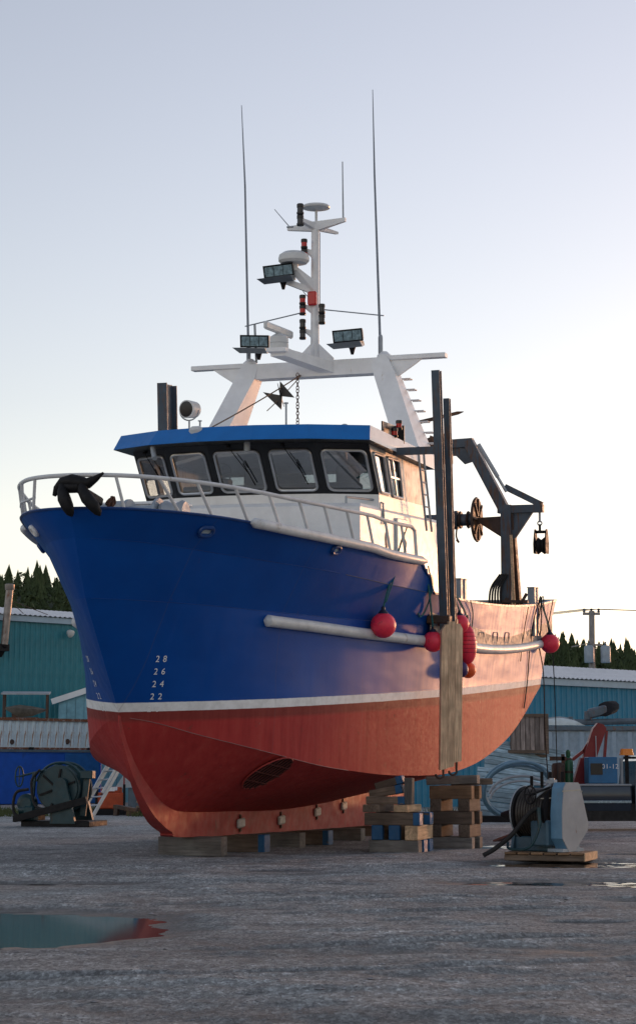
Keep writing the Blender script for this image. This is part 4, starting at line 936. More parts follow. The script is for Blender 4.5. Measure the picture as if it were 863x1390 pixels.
for k in range(5):
    t = k / 5; m = MB(); m.tube([(-8.3 - .45 * t, 2.655, 4.5 - 1.2 * t), (-8.68 - .45 * t, 2.655, 4.5 - 1.2 * t)], .018, 6); m.build('rung', galv, lad)
X0 = -14.5
cr = MB(); cr.beam((X0, 2.98, .9), (X0, 2.98, 4.2), .24, .24, up=(1, 0, 0)); crane = cr.build('crane_post', post_steel, boat, smooth=0)
m = MB(); m.beam((X0 - .5, 3.15, .9), (X0, 3.05, 4.0), .20, .22, up=(1, 0, 0)); m.build('crane_strut', brown_steel, crane)
m = MB(); m.beam((X0 - .25, 3.12, .95), (X0 - .1, 3.06, 3.6), .05, .05, up=(1, 0, 0)); m.beam((X0 + .2, 3.2, 1.0), (X0 + .1, 3.1, 3.5), .06, .06, up=(1, 0, 0)); m.build('crane_tie', timber_fresh, crane)
m = MB(); m.beam((X0, 2.95, 4.05), (X0, 2.08, 5.72), .24, .26, up=(1, 0, 0)); m.build('crane_boom', post_steel, crane, smooth=0)
m = MB(); m.tube([(X0 + .1, 3.0, 4.5), (X0 + .1, 2.35, 5.62)], .035, 8); m.tube([(X0 + .1, 2.80, 4.85), (X0 + .1, 2.35, 5.62)], .05, 8); m.build('boom_ram', galv, crane)
m = MB(); m.beam((X0, 2.2, 5.68), (X0, .35, 5.62), .20, .20, up=(1, 0, 0)); m.build('jib', post_steel, crane, smooth=0)
m = MB(); m.prism([(1.25, 5.58), (2.3, 5.58), (2.25, 5.25), (2.0, 5.18), (1.8, 5.38), (1.35, 5.40)], .08, Matrix(((0, 0, 1), (1, 0, 0), (0, 1, 0))), (X0 - .04, 0, 0)); m.build('knuckle_plate', post_steel, crane, smooth=0)
m = MB(); m.beam((X0, 2.78, 4.10), (X0, 3.84, 4.10), .18, .20, up=(1, 0, 0)); m.beam((X0, 2.95, 4.62), (X0, 3.80, 4.18), .14, .14, up=(1, 0, 0)); m.prism([(2.85, 4.02), (3.60, 4.02), (3.2, 3.45), (2.85, 3.25)], .10, Matrix(((0, 0, 1), (1, 0, 0), (0, 1, 0))), (X0 - .05, 0, 0)); m.build('crane_head', post_steel, crane, smooth=0)
m = MB(); m.tube([(X0, 3.75, 4.1), (X0, 3.75, 3.78)], .028, 8); m.tube(arc((X0, 3.75, 3.76), .05, 0, 2 * math.pi, 10, (0, 1, 0))[:-1], .016, 6, closed=True); m.build('shackle', galv, crane)
hk = empty('hook_block'); hk.parent = boat
m = MB(); Mx = Matrix.Rotation(R(90), 3, 'Y')
m.lathe([(.15, -.12), (.20, -.1), (.14, -.02), (.20, .05), (.15, .08)], 18, Matrix.Rotation(R(90), 3, 'X'), (X0, 3.76, 3.24)); m.build('sheave', black_iron, hk)
m = MB()
for s_ in (-1, 1): m.prism([(-.17, 3.06), (.17, 3.06), (.20, 3.28), (.12, 3.50), (.05, 3.62), (-.05, 3.62), (-.12, 3.50), (-.20, 3.28)], .03, Matrix(((1, 0, 0), (0, 0, 1), (0, 1, 0))), (X0, 3.76 + s_ * .13, 0))
m.tube([(X0, 3.62, 3.56), (X0, 3.90, 3.56)], .035, 8); m.tube([(X0, 3.75, 3.58), (X0, 3.75, 3.74)], .03, 8); m.build('cheek_plate', black_iron, hk)
# net drum carried on an athwart axle
nd_ = empty('net_hauler'); nd_.parent = boat
Mx = Matrix.Rotation(R(-90), 3, 'X')
m = MB(); m.lathe([(.14, 0), (.14, 1.5)], 16, Mx, (X0, .75, 3.88)); m.lathe([(.22, 1.0), (.22, 1.08)], 16, Mx, (X0, .75, 3.88)); m.build('axle', post_steel, nd_)
for yy in (1.66, 1.86, 2.05):
    m = MB(); m.lathe([(.19, 0), (.21, .02), (.19, .05)], 16, Mx, (X0, yy, 3.88)); m.build('collar', brown_steel, nd_)
m = MB(); m.lathe([(.10, 0), (.50, .0), (.53, .03), (.50, .06), (.10, .06)], 26, Mx, (X0, 2.24, 3.88))
for k in range(8):
    a = 2 * math.pi * k / 8; m.beam((X0 + .1 * math.cos(a), 2.31, 3.88 + .1 * math.sin(a)), (X0 + .48 * math.cos(a), 2.31, 3.88 + .48 * math.sin(a)), .05, .05, up=(0, 1, 0))
m.build('flange', brown_steel, nd_)
m = MB(); m.lathe([(.12, 0), (.40, 0), (.40, .03), (.12, .03)], 22, Mx, (X0, 1.62, 3.88)); m.build('flange', brown_steel, nd_)
m = MB(); m.loft([[Vector((X0 - .06, 2.3, 3.82)), Vector((X0 + .06, 2.3, 3.82)), Vector((X0 + .06, 2.3, 3.92)), Vector((X0 - .06, 2.3, 3.92))], [Vector((X0 - .08, 2.92, 3.42)), Vector((X0 + .08, 2.92, 3.42)), Vector((X0 + .08, 2.92, 3.94)), Vector((X0 - .08, 2.92, 3.94))]]); m.build('bracket', brown_steel, nd_, smooth=0)
m = MB(); m.tube(spline([(X0, 1.80, 3.75), (X0, 1.78, 3.5), (X0, 1.84, 3.36), (X0, 1.78, 3.42)]), .02, 6); m.build('loose_chain', chain_rust, nd_)
# hoses hanging on the crane foot
m = MB()
for k in range(5): m.tube(spline([(X0 + .16, 2.85 + .04 * k, 2.6), (X0 + .2, 2.62 + .06 * k, 2.2), (X0 + .2, 2.60 + .08 * k, 1.4), (X0 + .2, 2.5 + .1 * k, .95)]), .028, 6)
m.build('hydraulic_hose', rubber, crane)
m = MB(); m.beam((X0 + .3, 2.4, 1.0), (X0 + .1, 3.0, 2.05), .09, .09); m.beam((X0 + .3, 2.8, 1.0), (X0 + .1, 3.45, 2.15), .07, .07); m.beam((X0 + .2, 2.9, 1.98), (X0 + .2, 3.5, 1.96), .1, .06); m.build('crane_foot', brown_steel, crane)
# second derrick lying across aft of the wheelhouse
m = MB(); m.beam((-11.6, 1.2, 5.20), (-11.6, 2.42, 5.48), .22, .24, up=(1, 0, 0)); m.beam((-11.6, 1.0, 5.02), (-11.6, 2.45, 5.02), .2, .2, up=(1, 0, 0)); m.beam((-11.6, 1.9, 5.0), (-11.6, 2.1, 5.5), .2, .3, up=(1, 0, 0)); m.loft([[Vector((-11.6, 1.2, 5.70)), Vector((-11.6, 1.2, 5.78)), Vector((-11.5, 1.2, 5.78)), Vector((-11.5, 1.2, 5.70))], [Vector((-11.6, 2.6, 5.98)), Vector((-11.6, 2.6, 6.04)), Vector((-11.5, 2.6, 6.04)), Vector((-11.5, 2.6, 5.98))], [Vector((-11.6, 2.72, 6.03)), Vector((-11.6, 2.72, 6.045)), Vector((-11.58, 2.72, 6.045)), Vector((-11.58, 2.72, 6.03))]]); m.beam((-11.6, 1.6, 1.0), (-11.6, 1.6, 5.2), .2, .2); m.build('derrick', brown_steel, boat, smooth=0)
for x, dx in ((-8.95, 0), (-15.9, 0)):
    for k in (0, 1):
        m = MB(); m.box((x - k * .34, 3.24 - .0 * k, 1.75), (.17, .17, 1.15), bev=.015); b_ = m.build('bollard', light_steel, boat)
        m = MB(); m.box((x - k * .34, 3.24, 2.33), (.19, .19, .02)); m.build('bollard_cap', light_steel, b_)
m = MB(); m.box((-13.2, .4, 1.45), (2.6, 3.2, .9), bev=.02); m.build('fish_hatch', grey_steel, boat)
m = MB(); m.box((-7.75, 2.55, 2.1), (.6, .3, .25), bev=.05); m.lathe([(.18, 0), (.2, .03), (.18, .06)], 16, Matrix.Rotation(R(-90), 3, 'X'), (-7.8, 2.95, 2.2)); m.build('rope_hauler', red_paint, boat)
# riser marks and small outlets low on the quarter
m = MB()
for x in (-10.6, -11.8, -12.9):
    z = 1.15; M = hull_frame(x, z, 1, .01); pts = [M @ Vector((a, b, 0)) for a, b in rrect(.42, .22, .05)]; m.tube(pts, .010, 5, closed=True)
m.build('freeing_port', paint('weld_grey', (.12, .13, .18), .5), boat)

# ------------------------------------------------------------------ things hung on or held by the boat
def on_boat(o):
    o.matrix_world = MBOAT @ o.matrix_basis; return o
anc = empty('anchor', label='black stockless anchor stowed over the bow rail', cat='anchor'); anc.matrix_world = MBOAT @ Matrix.Translation((1.80, .12, 3.13)) @ Matrix.Diagonal((.9, .88, .84, 1))
m = MB(); m.tube([(.0, -.40, .22), (.02, -.33, .34), (.03, -.22, .45), (.03, -.05, .47), (.02, .12, .43), (.03, .25, .42), (.03, .40, .50), (.02, .54, .60)], [.035, .075, .10, .13, .125, .10, .06, .02], 12); m.box((.02, -.02, .36), (.24, .36, .20), bev=.06); m.build('crown', black_iron, anc, smooth=50)
for y0, y1 in ((-.20, -.02), (.16, .50)):
    m = MB(); q = y1 - y0; m.tube([(.06, y0, .40), (.13, y0 + q * .15, .28), (.17, y0 + q * .45, .14), (.17, y0 + q * .8, .0), (.13, y1, -.12), (.10, y1 + .02, -.17)], [.07, .095, .115, .105, .07, .02], 12); m.build('fluke', black_iron, anc, smooth=50)
m = MB(); m.tube(arc((.08, -.06, .40), .09, 0, 6.28, 12, (0, 1, 0), (.5, 0, 1))[:-1], .022, 7, closed=True); m.build('ring', black_iron, anc)
m = MB(); m.beam((-.02, .05, .34), (-.75, .12, .14), .11, .16, bev=.03); m.build('shank', black_iron, anc)
m = MB()
for k in range(9): m.tube(arc((-.35 - .02 * k, .50 - .03 * (k % 3), .06 + .03 * (k % 4)), .06, 0, 6.28, 8, (1, 0, .3 * (k % 2)), (0, (k % 3) * .4, 1))[:-1], .016, 5, closed=True)
m.build('chain_end', chain_rust, anc)

def buoy(x, z, r, mat, label, length=None, top=None, y=None, rope=rope_teal, gap=.02):
    yb = (y if y is not None else yhull(x, z) + r + gap)
    e = empty('buoy', label=label, cat='buoy', group='fender buoys hung along the port side'); e.matrix_world = MBOAT @ Matrix.Translation((x, yb, z))
    L = length or r; n = 14; prof = []
    for i in range(n + 1):
        a = -math.pi / 2 + math.pi * i / n; prof.append((max(.012, r * math.cos(a) * (1 if not length else (1 - .12 * math.sin(a)))), L * math.sin(a)))
    m = MB(); m.lathe(prof, 22); body = m.build('body', mat, e, smooth=60)
    m = MB(); m.lathe([(r * .42, L * .90), (r * .36, L * 1.02), (r * .16, L * 1.22), (r * .15, L * 1.42), (r * .08, L * 1.46)], 14); m.tube(arc((0, 0, L * 1.36), r * .12, 0, 2 * math.pi, 10, (1, 0, 0))[:-1], r * .05, 6, closed=True); m.build('eyelet', navy_blob, e)
    if top is not None:
        t = Vector(top) - Vector((x, yb, z)); m = MB(); m.tube(sag((0, 0, L * 1.36), t, -.02 * t.length), .018, 6); m.tube(sag((.02, .01, L * 1.36), (t.x + .03, t.y, t.z), .01), .010, 5); m.build('rope', rope, e)
    if length:
        m = MB()
        for k in range(-2, 4):
            zz = k * L * .2; rr = r * math.sqrt(max(0, 1 - (zz / L) ** 2)) * (1 - .12 * zz / L); m.tube([(rr * math.cos(2 * math.pi * j / 20), rr * math.sin(2 * math.pi * j / 20), zz) for j in range(20)], .005, 4, closed=True)
        m.build('moulded_ring', paint('ring_dark', (.25, .012, .03), .5), e)
    return e
buoy(-5.0, 1.38, .232, buoy_red, 'large round red buoy, leftmost of the buoys on the hull', top=(-5.55, 3.12, 3.08))
buoy(-7.05, 1.08, .20, buoy_red, 'round red buoy hanging just left of the timber guard board', top=(-6.7, 3.22, 2.45))
buoy(-8.35, 1.42, .19, buoy_red, 'pinkish red buoy half hidden behind the top of the timber guard board', top=(-7.9, 3.42, 1.98))
buoy(-9.0, 1.02, .185, buoy_red, 'long ribbed red fender hanging right of the timber guard board', length=.40, top=(-7.95, 3.45, 2.0))
buoy(-9.25, .50, .165, buoy_orange, 'small orange ball buoy under the long ribbed fender', top=(-9.0, 3.42, .70))
buoy(-8.75, .52, .165, buoy_purple, 'small purple ball buoy tucked behind the timber guard board', top=(-8.7, 3.35, 1.4))
buoy(-17.0, 1.0, .235, buoy_red, 'round red buoy hanging at the stern quarter', top=(-15.95, 3.42, 2.08))

gb = empty('timber_guard_board', label='tall weathered timber guard board hung against the port side below the posts', cat='board')
pA, pB = Vector((-6.93, 3.40, 0)), Vector((-7.20, 3.74, 0)); dv = (pB - pA); wdt = dv.length; dv.normalize(); nv = Vector((dv.y, -dv.x, 0))
MG = Matrix((dv, nv, Vector((0, 0, 1)))).transposed().to_4x4(); MG = MG @ Matrix.Rotation(R(1.2), 4, 'Y'); MG.translation = (pA + pB) / 2
gb.matrix_world = MBOAT @ MG
for k in range(3):
    w0 = wdt / 3; x0 = -wdt / 2 + k * w0; top = [1.40, 1.46, 1.42][k]; bot = [-1.34, -1.30, -1.20][k]
    poly = [(x0 + .0015, bot), (x0 + w0 - .0015, bot + .03), (x0 + w0 - .0015, top - (.10 if k == 2 else 0)), (x0 + w0 * .6, top), (x0 + .0015, top - (.12 if k == 0 else .0))]
    m = MB(); m.prism(poly, .085, Matrix(((1, 0, 0), (0, 0, 1), (0, 1, 0))), (0, -.04 + .004 * k, 0)); m.build('plank', board_z, gb, smooth=0)
for x_, z_ in ((-.10, -1.18), (.17, -1.12)):
    m = MB(); m.tube([(x_, -.07, z_ + .2), (x_, -.075, z_ - .05), (x_, -.08, z_ - .24)], .022, 6); m.tube(arc((x_ - .08, -.06, z_ - .24), .08, 0, -math.pi, 8), .022, 6); m.build('hook', brown_steel, gb)
m = MB(); m.box((0, .0, -.10), (wdt + .0, .012, .012)); m.build('batten', brown_steel, gb)

def rope(name, pts, r, mat, label, cat='rope', grp=None):
    m = MB(); m.tube(pts, r, 6); o = m.build(name, mat); o.matrix_world = MBOAT; return tag(o, label, cat, grp)
rope('rope', spline([(-5.62, 3.16, 3.20), (-5.55, 3.12, 3.0), (-5.5, 3.16, 2.8), (-5.3, 3.02, 2.3), (-5.02, 2.93, 1.8)]), .012, rope_teal, 'thin teal line running from the rail end down to the leftmost red buoy')
g_ = 'mooring lines draped over the stern quarter'
sp = lambda x, z: (x, yhull(x, z) + .03, z)
rope('rope', spline([(-15.95, 3.44, 2.12), sp(-15.7, 1.6), sp(-15.6, .9), sp(-15.75, .1), sp(-15.4, -.5)]), .015, rope_dark, 'dark rope hanging down the hull under the aft bollards, nearest the bow', grp=g_)
rope('rope', spline([(-16.05, 3.46, 2.12), sp(-16.3, 1.7), sp(-16.45, 1.15), (-16.6, 3.35, .3), (-16.5, 3.4, -1.2), (-16.4, 3.5, -2.6)]), .014, rope_dark, 'long dark rope hanging from the aft bollards almost to the ground', grp=g_)
rope('rope', spline([(-16.2, 3.46, 2.12), sp(-16.9, 1.8), (-17.3, 3.4, 1.2), (-17.4, 3.45, 0), (-17.4, 3.5, -2.5)]), .012, rope_dark, 'thin dark line hanging past the sternmost red buoy down to the ground', grp=g_)
rope('rope', [(-17.6, 3.40, 2.06), sp(-17.75, 1.5), sp(-17.95, 1.1)], .012, rope_dark, 'short taut dark line on the stern corner plating', grp=g_)
rope('rope', spline([(-15.85, 3.46, 2.12), (-15.6, 3.46, 1.75), (-15.55, 3.46, 1.35), (-15.75, 3.46, 1.2), (-15.9, 3.46, 1.5), (-15.95, 3.46, 2.1)]), .014, rope_dark, 'looped black rope bight hanging under the aft bollards', grp=g_)
rope('rope', spline([(-14.6, 3.44, 1.85), sp(-14.62, 1.2), sp(-14.6, .6)]), .010, rope_dark, 'straight thin dark line forward of the aft bollards', grp=g_)
rope('rope', spline([(-9.2, 3.44, 1.9), sp(-9.7, 1.6), sp(-9.75, 1.2)]), .012, rope_teal, 'short teal line hanging from the forward bollards')
rope('rope', spline([(-6.6, 3.28, 2.5), sp(-6.85, 2.1), sp(-6.9, 1.7), sp(-6.75, 1.55), sp(-6.6, 1.62)]), .014, rope_teal, 'frayed teal rope end hanging under the guard pipe')

# ------------------------------------------------------------------ cribs and keel blocks
PA = Vector((math.cos(TH), -math.sin(TH), 0)); PF = Vector((-math.sin(TH), -math.cos(TH), 0))
def timber(p0, p1, w, h, mat, label, group, blue=0, rollz=0):
    p0 = Vector(p0); p1 = Vector(p1); L = (p1 - p0).length; x = (p1 - p0).normalized(); y = Vector((0, 0, 1)).cross(x).normalized(); z = x.cross(y)
    m = MB(); m.box((0, 0, 0), (L, w, h), bev=.012)
    for i, v in enumerate(m.v): m.v[i] = tuple(c + rng.uniform(-.004, .004) for c in v)
    o = m.build('timber', mat, smooth=0); M = Matrix((x, y, z)).transposed().to_4x4(); M.translation = (p0 + p1) / 2; o.matrix_world = M
    tag(o, label, 'timber', group)
    for s_ in ((-1, 1) if blue == 2 else (1,) if blue == 1 else (-1,) if blue == -1 else ()):
        e = MB(); e.box((s_ * (L / 2 - .06), 0, 0), (.13, w + .006, h + .006), bev=.012); e.build('painted_end', wood_end_blue, o, smooth=0)
    return o
def at(c, a, f, z): return Vector((c[0], c[1], 0)) + PA * a - PF * f + Vector((0, 0, z))
g1 = 'timbers of the near crib under the port bilge'
c1 = (.93, 33.0); LN, DP = .90, 1.0
for k, nm in enumerate(('front', 'middle', 'back')):
    f = .13 + k * .37
    timber(at(c1, -.02, f, .115), at(c1, LN, f, .115), .25, .225, timber_grey, f'grey timber on the ground, {nm} one of the near crib', g1, 1 if k else 0)
for k, nm in enumerate(('left', 'middle', 'right')):
    a = .12 + k * .32
    timber(at(c1, a + .02, -.02, .36), at(c1, a + .02, DP, .36), .20 if k < 2 else .24, .255, timber_fresh if k == 2 else timber_warm, f'timber of the second layer of the near crib, {nm} one' + (' with pale cut face' if k == 2 else ' with blue end'), g1, -1 if k < 2 else 0)
for k, nm in enumerate(('front', 'back')):
    f = .10 + k * .7
    timber(at(c1, -.10, f, .60), at(c1, LN + .03, f, .60), .22, .22, timber_x, f'blue-ended brown timber of the third layer of the near crib, {nm} one', g1, 1)
for k, nm in enumerate(('left', 'right')):
    a = .12 + k * .55
    timber(at(c1, a - .1, .02, .785), at(c1, a - .1, .95, .785), .32 if k == 0 else .26, .135, timber_x if k == 0 else timber_fresh, f'flat block on the third layer of the near crib, {nm} one', g1)
timber(at(c1, -.10, .18, .93), at(c1, .62, .18, .93), .2, .14, timber_x, 'blue-tipped plank under the slanted wedges of the near crib', g1, 1)
timber(at(c1, -.05, .22, 1.03), at(c1, .56, .22, 1.14), .2, .15, timber_x, 'lower slanted wedge packed under the hull on the near crib', g1, 1)
timber(at(c1, .05, .26, 1.17), at(c1, .56, .26, 1.31), .2, .14, timber_x, 'upper slanted wedge touching the hull on the near crib', g1, 1)
timber(at(c1, .68, .2, .86), at(c1, .69, .2, 1.33), .18, .15, timber_grey, 'short upright grey post on the right of the near crib', g1)
g2 = 'timbers of the open crib under the port bilge'
c2 = (2.13, 34.65); L2 = .80
for z, h, mt, nm in ((.11, .22, timber_grey, 'on the ground'), (.58, .24, timber_x, 'in the third layer'), (1.06, .25, timber_warm, 'in the fifth layer')):
    for k, fb in enumerate(('front', 'back')):
        timber(at(c2, -.02, .1 + .6 * k, z), at(c2, L2, .1 + .6 * k, z), .22, h, mt, f'squared timber {nm} of the open crib, {fb} one', g2)
for z, nm in ((.34, 'second'), (.82, 'fourth')):
    for k, lr in enumerate(('left', 'right')):
        timber(at(c2, .10 + .55 * k, -.02, z), at(c2, .10 + .55 * k, .85, z), .22, .235, timber_x, f'dark cross timber in the {nm} layer of the open crib, {lr} one', g2)
timber(at(c2, -.15, .35, 1.27), at(c2, .85, .35, 1.30), .25, .16, timber_grey, 'long grey packing timber across the top of the open crib', g2)
timber(at(c2, .30, .5, 1.24), at(c2, .95, .95, 1.26), .2, .12, timber_x, 'dark block at the back on top of the open crib', g2)
gk = 'blocks under the keel'
kx = [-2.95, -4.7, -6.5, -8.3, -10.3, -12.6]; kn = ['foremost block under the forefoot, grey with rounded corners', 'second block from the bow under the keel, blue at one end', 'third block from the bow under the keel', 'fourth block from the bow under the keel', 'fifth block from the bow under the keel', 'sternmost block under the keel in shadow']
for i, (x, nm) in enumerate(zip(kx, kn)):
    zk = float(np.interp(x, [-13.5, -8.28, -2.58], [-3.10, -2.70, -2.24])); p = B2W(x, 0, zk); h = p.z + .0
    l0, l1 = ((-.55, .62), (-.3, .75), (-.5, .8), (-.5, .75), (-.5, .8), (-.5, .8))[i]
    timber(p + PA * l0 + Vector((0, 0, -p.z / 2)), p + PA * l1 + Vector((0, 0, -p.z / 2)), .30, h, [timber_grey, timber_x][i % 2], 'timber ' + nm, gk, 1 if i in (1, 3) else 0)
    if i: timber(p + PA * (-.4) - PF * .34 + Vector((0, 0, -p.z / 2 - .03)), p + PA * .6 - PF * .34 + Vector((0, 0, -p.z / 2 - .03)), .28, h - .06, timber_x, 'dark packing timber just aft of the ' + nm.split(' under')[0], gk)
gs = 'timbers of the starboard crib'
c3 = B2W(-9.4, -2.9, 0)
for k in range(5):
    for j in range(2):
        z = .12 + k * .25; lay = ('bottom', 'second', 'third', 'fourth', 'top')[k]
        if k % 2 == 0: p0 = at((c3.x, c3.y), -.45, .5 * j, z); p1 = at((c3.x, c3.y), .45, .5 * j, z)
        else: p0 = at((c3.x, c3.y), -.3 + .6 * j, -.2, z); p1 = at((c3.x, c3.y), -.3 + .6 * j, .75, z)
        timber(p0, p1, .24, .245, wood_end_blue if k == 1 else timber_grey, f'{"blue painted" if k == 1 else "grey"} timber in the {lay} layer of the starboard crib, {("near", "far")[j] if k % 2 == 0 else ("left", "right")[j]} one', gs)

# ------------------------------------------------------------------ buildings
D40 = Vector((math.cos(R(40)), math.sin(R(40)), 0)); N40 = Vector((math.sin(R(40)), -math.cos(R(40)), 0))
def rib_panel(name, w, h, depth=.035, ribs=3):
    """profiled metal sheet, local x along the wall, y outward"""
    m = MB(); prof = [(0, 0)]
    for k in range(ribs):
        x0 = w * (k + .5) / ribs; q = w / ribs
        prof += [(x0 - q * .22, 0), (x0 - q * .12, depth), (x0 + q * .12, depth), (x0 + q * .22, 0)]
    prof.append((w - .004, 0)); n = len(prof)
    m.add([(x, y, 0) for x, y in prof] + [(x, y, h) for x, y in prof] + [(0, -.02, 0), (w - .004, -.02, 0), (w - .004, -.02, h), (0, -.02, h)], [(i, i + 1, n + i + 1, n + i) for i in range(n - 1)] + [(2 * n, 2 * n + 3, 2 * n + 2, 2 * n + 1)])
    return m.mesh(name, 0, False)
def corr_sheet(name, w, L, amp=.03, pitch=.30):
    m = MB(); n = int(w / pitch * 6); rows = []
    for yy in (0, L): rows.append([(w * i / n, yy, amp * math.sin(2 * math.pi * i / 6)) for i in range(n + 1)])
    m.loft(rows, closed=False); return m.mesh(name, 50, False)
def warehouse(name, p_right, t_left, t_right, eave, wall_m, pw, ribs, label, roof_rise=1.2, roof_len=5.0, fascia_m=trim_blue):
    L = t_left + t_right; p0 = Vector((p_right[0], p_right[1], 0)) - D40 * t_left
    e = empty(name, p0, R(40), label, 'building')
    m = MB(); m.box((L / 2, 6, eave / 2), (L, 11.9, eave - .05)); m.build('frame', wall_m, e, smooth=0)
    pm = rib_panel('wall_panel', pw, eave, ribs=ribs); pm.materials.append(wall_m)
    for k in range(int(L / pw)):
        o = link('wall_panel', pm, e, (k * pw, .02, 0)); o.scale = (1, -1, 1)
    m = MB(); m.box((L / 2, -.09, eave - .02), (L + .3, .14, .30), bev=.01); m.build('fascia', fascia_m, e, smooth=0)
    m = MB(); m.prism([(-.1, eave - .05), (roof_len, eave + roof_rise + .02), (12, eave - .05)], L - .1, Matrix(((0, 0, 1), (1, 0, 0), (0, 1, 0))), (.05, 0, 0)); m.build('gable', wall_m, e, smooth=0)
    rl = math.hypot(roof_len, roof_rise); rm = corr_sheet('roof_sheet', .9, rl + .3); rm.materials.append(roof_sheet)
    for k in range(int(L / .9)):
        o = link('roof_sheet', rm, e, (k * .9, -.28, eave + .17)); o.rotation_euler = (math.atan2(roof_rise, roof_len), 0, 0)
    return e
tb = warehouse('teal_warehouse', (-13.1, 95), 17, 8, 9.35, teal_wall, .62, 2, 'tall teal ribbed metal warehouse at the far left', .9, 6, trim_blue)
m = MB(); m.tube([(12.78, -.62, 7.9), (13.02, -.62, 10.75)], .19, 16); ch = m.build('chimney_pipe', paint('stack_tin', (.26, .23, .21), .45, metal=.4, var=.3, wear=RUST, wearamt=.5, wscale=(2, 2, .6)), tb)
m = MB(); m.lathe([(.22, 0), (.25, .05), (.25, .28), (.20, .31)], 16, None, (13.02, -.62, 10.7)); m.build('chimney_cap', MATS['stack_tin'], ch)
m = MB(); m.box((12.75, -.4, 7.75), (.6, .6, .35)); m.tube([(12.78, -.62, 7.9), (12.72, -.2, 7.4)], .2, 10); m.build('chimney_bracket', black_iron, ch)
m = MB(); m.tube([(13.0, -.6, 10.2), (14.6, .5, 9.6)], .02, 5); m.tube([(13.0, -.6, 10.2), (16.4, 1, 9.7)], .02, 5); m.build('guy_wire', rope_dark, ch)
m = MB(); m.lathe([(.08, -.1), (.16, 0), (.22, .2), (.16, .24)], 12, Vector((.2, -1, -.6)).to_track_quat('Z', 'Y').to_matrix(), (16.85, -.25, 8.75)); m.build('wall_lamp', radome_white, tb)
bw = warehouse('blue_warehouse', (10.2, 82), 14, 22, 5.55, blue_wall, .70, 2, 'low blue ribbed metal shed with corrugated roof at the right', .95, 5.5, trim_blue)

sh = empty('small_shed', (-13.1, 90, 0), R(8), 'pale blue boarded shed gable with sloping white bargeboard', 'shed')
for k in range(13):
    x0 = .25 + k * .42; xm = x0 + .2; zt = 4.85 + .345 * (min(xm, 5.6 - xm))
    m = MB(); m.prism([(x0, 0), (x0 + .40, 0), (x0 + .40, 4.8 + .345 * min(x0 + .4, 5.6 - x0 - .4)), (x0, 4.8 + .345 * min(x0, 5.6 - x0))], .05 + .012 * (k % 2), Matrix(((1, 0, 0), (0, 0, -1), (0, 1, 0))), (0, 0, 0)); m.build('wall_board', pale_blue_wall, sh, smooth=0)
m = MB(); m.prism([(.25, 0), (5.65, 0), (5.35, 4.85), (2.8, 5.7), (.25, 4.85)], 4.0, Matrix(((1, 0, 0), (0, 0, 1), (0, 1, 0))), (0, .02, 0)); m.build('body', pale_blue_wall, sh, smooth=0)
for s_ in (0, 1):
    xa, xb_ = (0 - .1, 2.8) if s_ == 0 else (5.7, 2.8)
    m = MB(); m.beam((xa, -.18, 4.93), (xb_, -.18, 5.90), .08, .28, up=(0, 0, 1)); m.build('bargeboard', roof_sheet, sh, smooth=0)
    m = MB(); m.beam((xa, 2, 5.02), (xb_, 2, 5.99), 4.2, .08, up=(0, 0, 1)); m.build('roof_slope', grey_steel, sh, smooth=0)

# ------------------------------------------------------------------ left yard
bc = empty('blue_container', Vector((-10.25, 86.5, 0)) - D40 * 9, R(40), 'long smooth blue steel container standing on the ground at the far left', 'container')
m = MB(); m.box((4.5, 1.2, 1.24), (9, 2.4, 2.44), bev=.03); m.build('body', blue_box, bc, smooth=0)
m = MB(); m.box((4.5, -.03, 2.44), (9.02, .08, .10)); m.build('top_rail', grey_steel, bc, smooth=0)
m = MB(); m.box((7.9, -.02, 1.2), (1.9, .05, 2.3)); m.build('side_plate', paint('blue_plate', (.01, .10, .32), .45, var=.25), bc, smooth=0)
for x in (2.5, 5.2, 8.4):
    m = MB(); m.lathe([(.12, 0), (.14, .1), (.1, .12)], 10, None, (x, .1, 2.50)); m.build('lifting_lug', black_iron, bc)
wc = empty('white_container', Vector((-10.25, 86.5, 2.5)) - D40 * 8.6 - N40 * .3, R(40), 'rust-streaked white corrugated container stacked on the blue one', 'container')
m = MB(); m.box((4.2, 1.15, .7), (8.3, 2.1, 1.30)); m.build('body', rust_cont, wc, smooth=0)
wp = rib_panel('side_panel', .42, 1.30, .05, 1); wp.materials.append(rust_cont)
for k in range(16):
    o = link('side_panel', wp, wc, (1.5 + k * .42, .08, .06)); o.scale = (1, -1, 1)
m = MB(); m.box((4.2, .05, 1.40), (8.4, .16, .13)); m.box((4.2, .05, .06), (8.4, .16, .10)); m.box((1.42, .04, .7), (.14, .16, 1.3)); m.build('edge_frame', rust_trim, wc, smooth=0)
m = MB(); m.box((.7, .07, 1.05), (1.3, .1, .55)); m.build('rusty_panel', brown_steel, wc, smooth=0)
for x, z in ((3.9, .35), (6.9, .4), (2.2, .45)):
    m = MB(); m.lathe([(.13, 0), (.11, .05)], 10, Matrix.Rotation(R(90), 3, 'X'), (x, .05, z)); m.build('rust_patch', brown_steel, wc)
cf = empty('open_sided_stand', (-13.75, 85.5, 4.0), R(6), 'dark open-sided stand with flat sheet roof and bundled tarpaulin inside', 'stand')
for x in (-1.0, 1.0):
    for y in (-.5, .6):
        m = MB(); m.beam((x, y, -.1), (x, y, 1.12), .09, .09); m.build('leg', brown_steel, cf, smooth=0)
m = MB(); m.box((0, .05, 1.17), (2.25, 1.5, .06), Matrix.Rotation(R(6), 3, 'X')); m.build('sheet_roof', galv, cf, smooth=0)
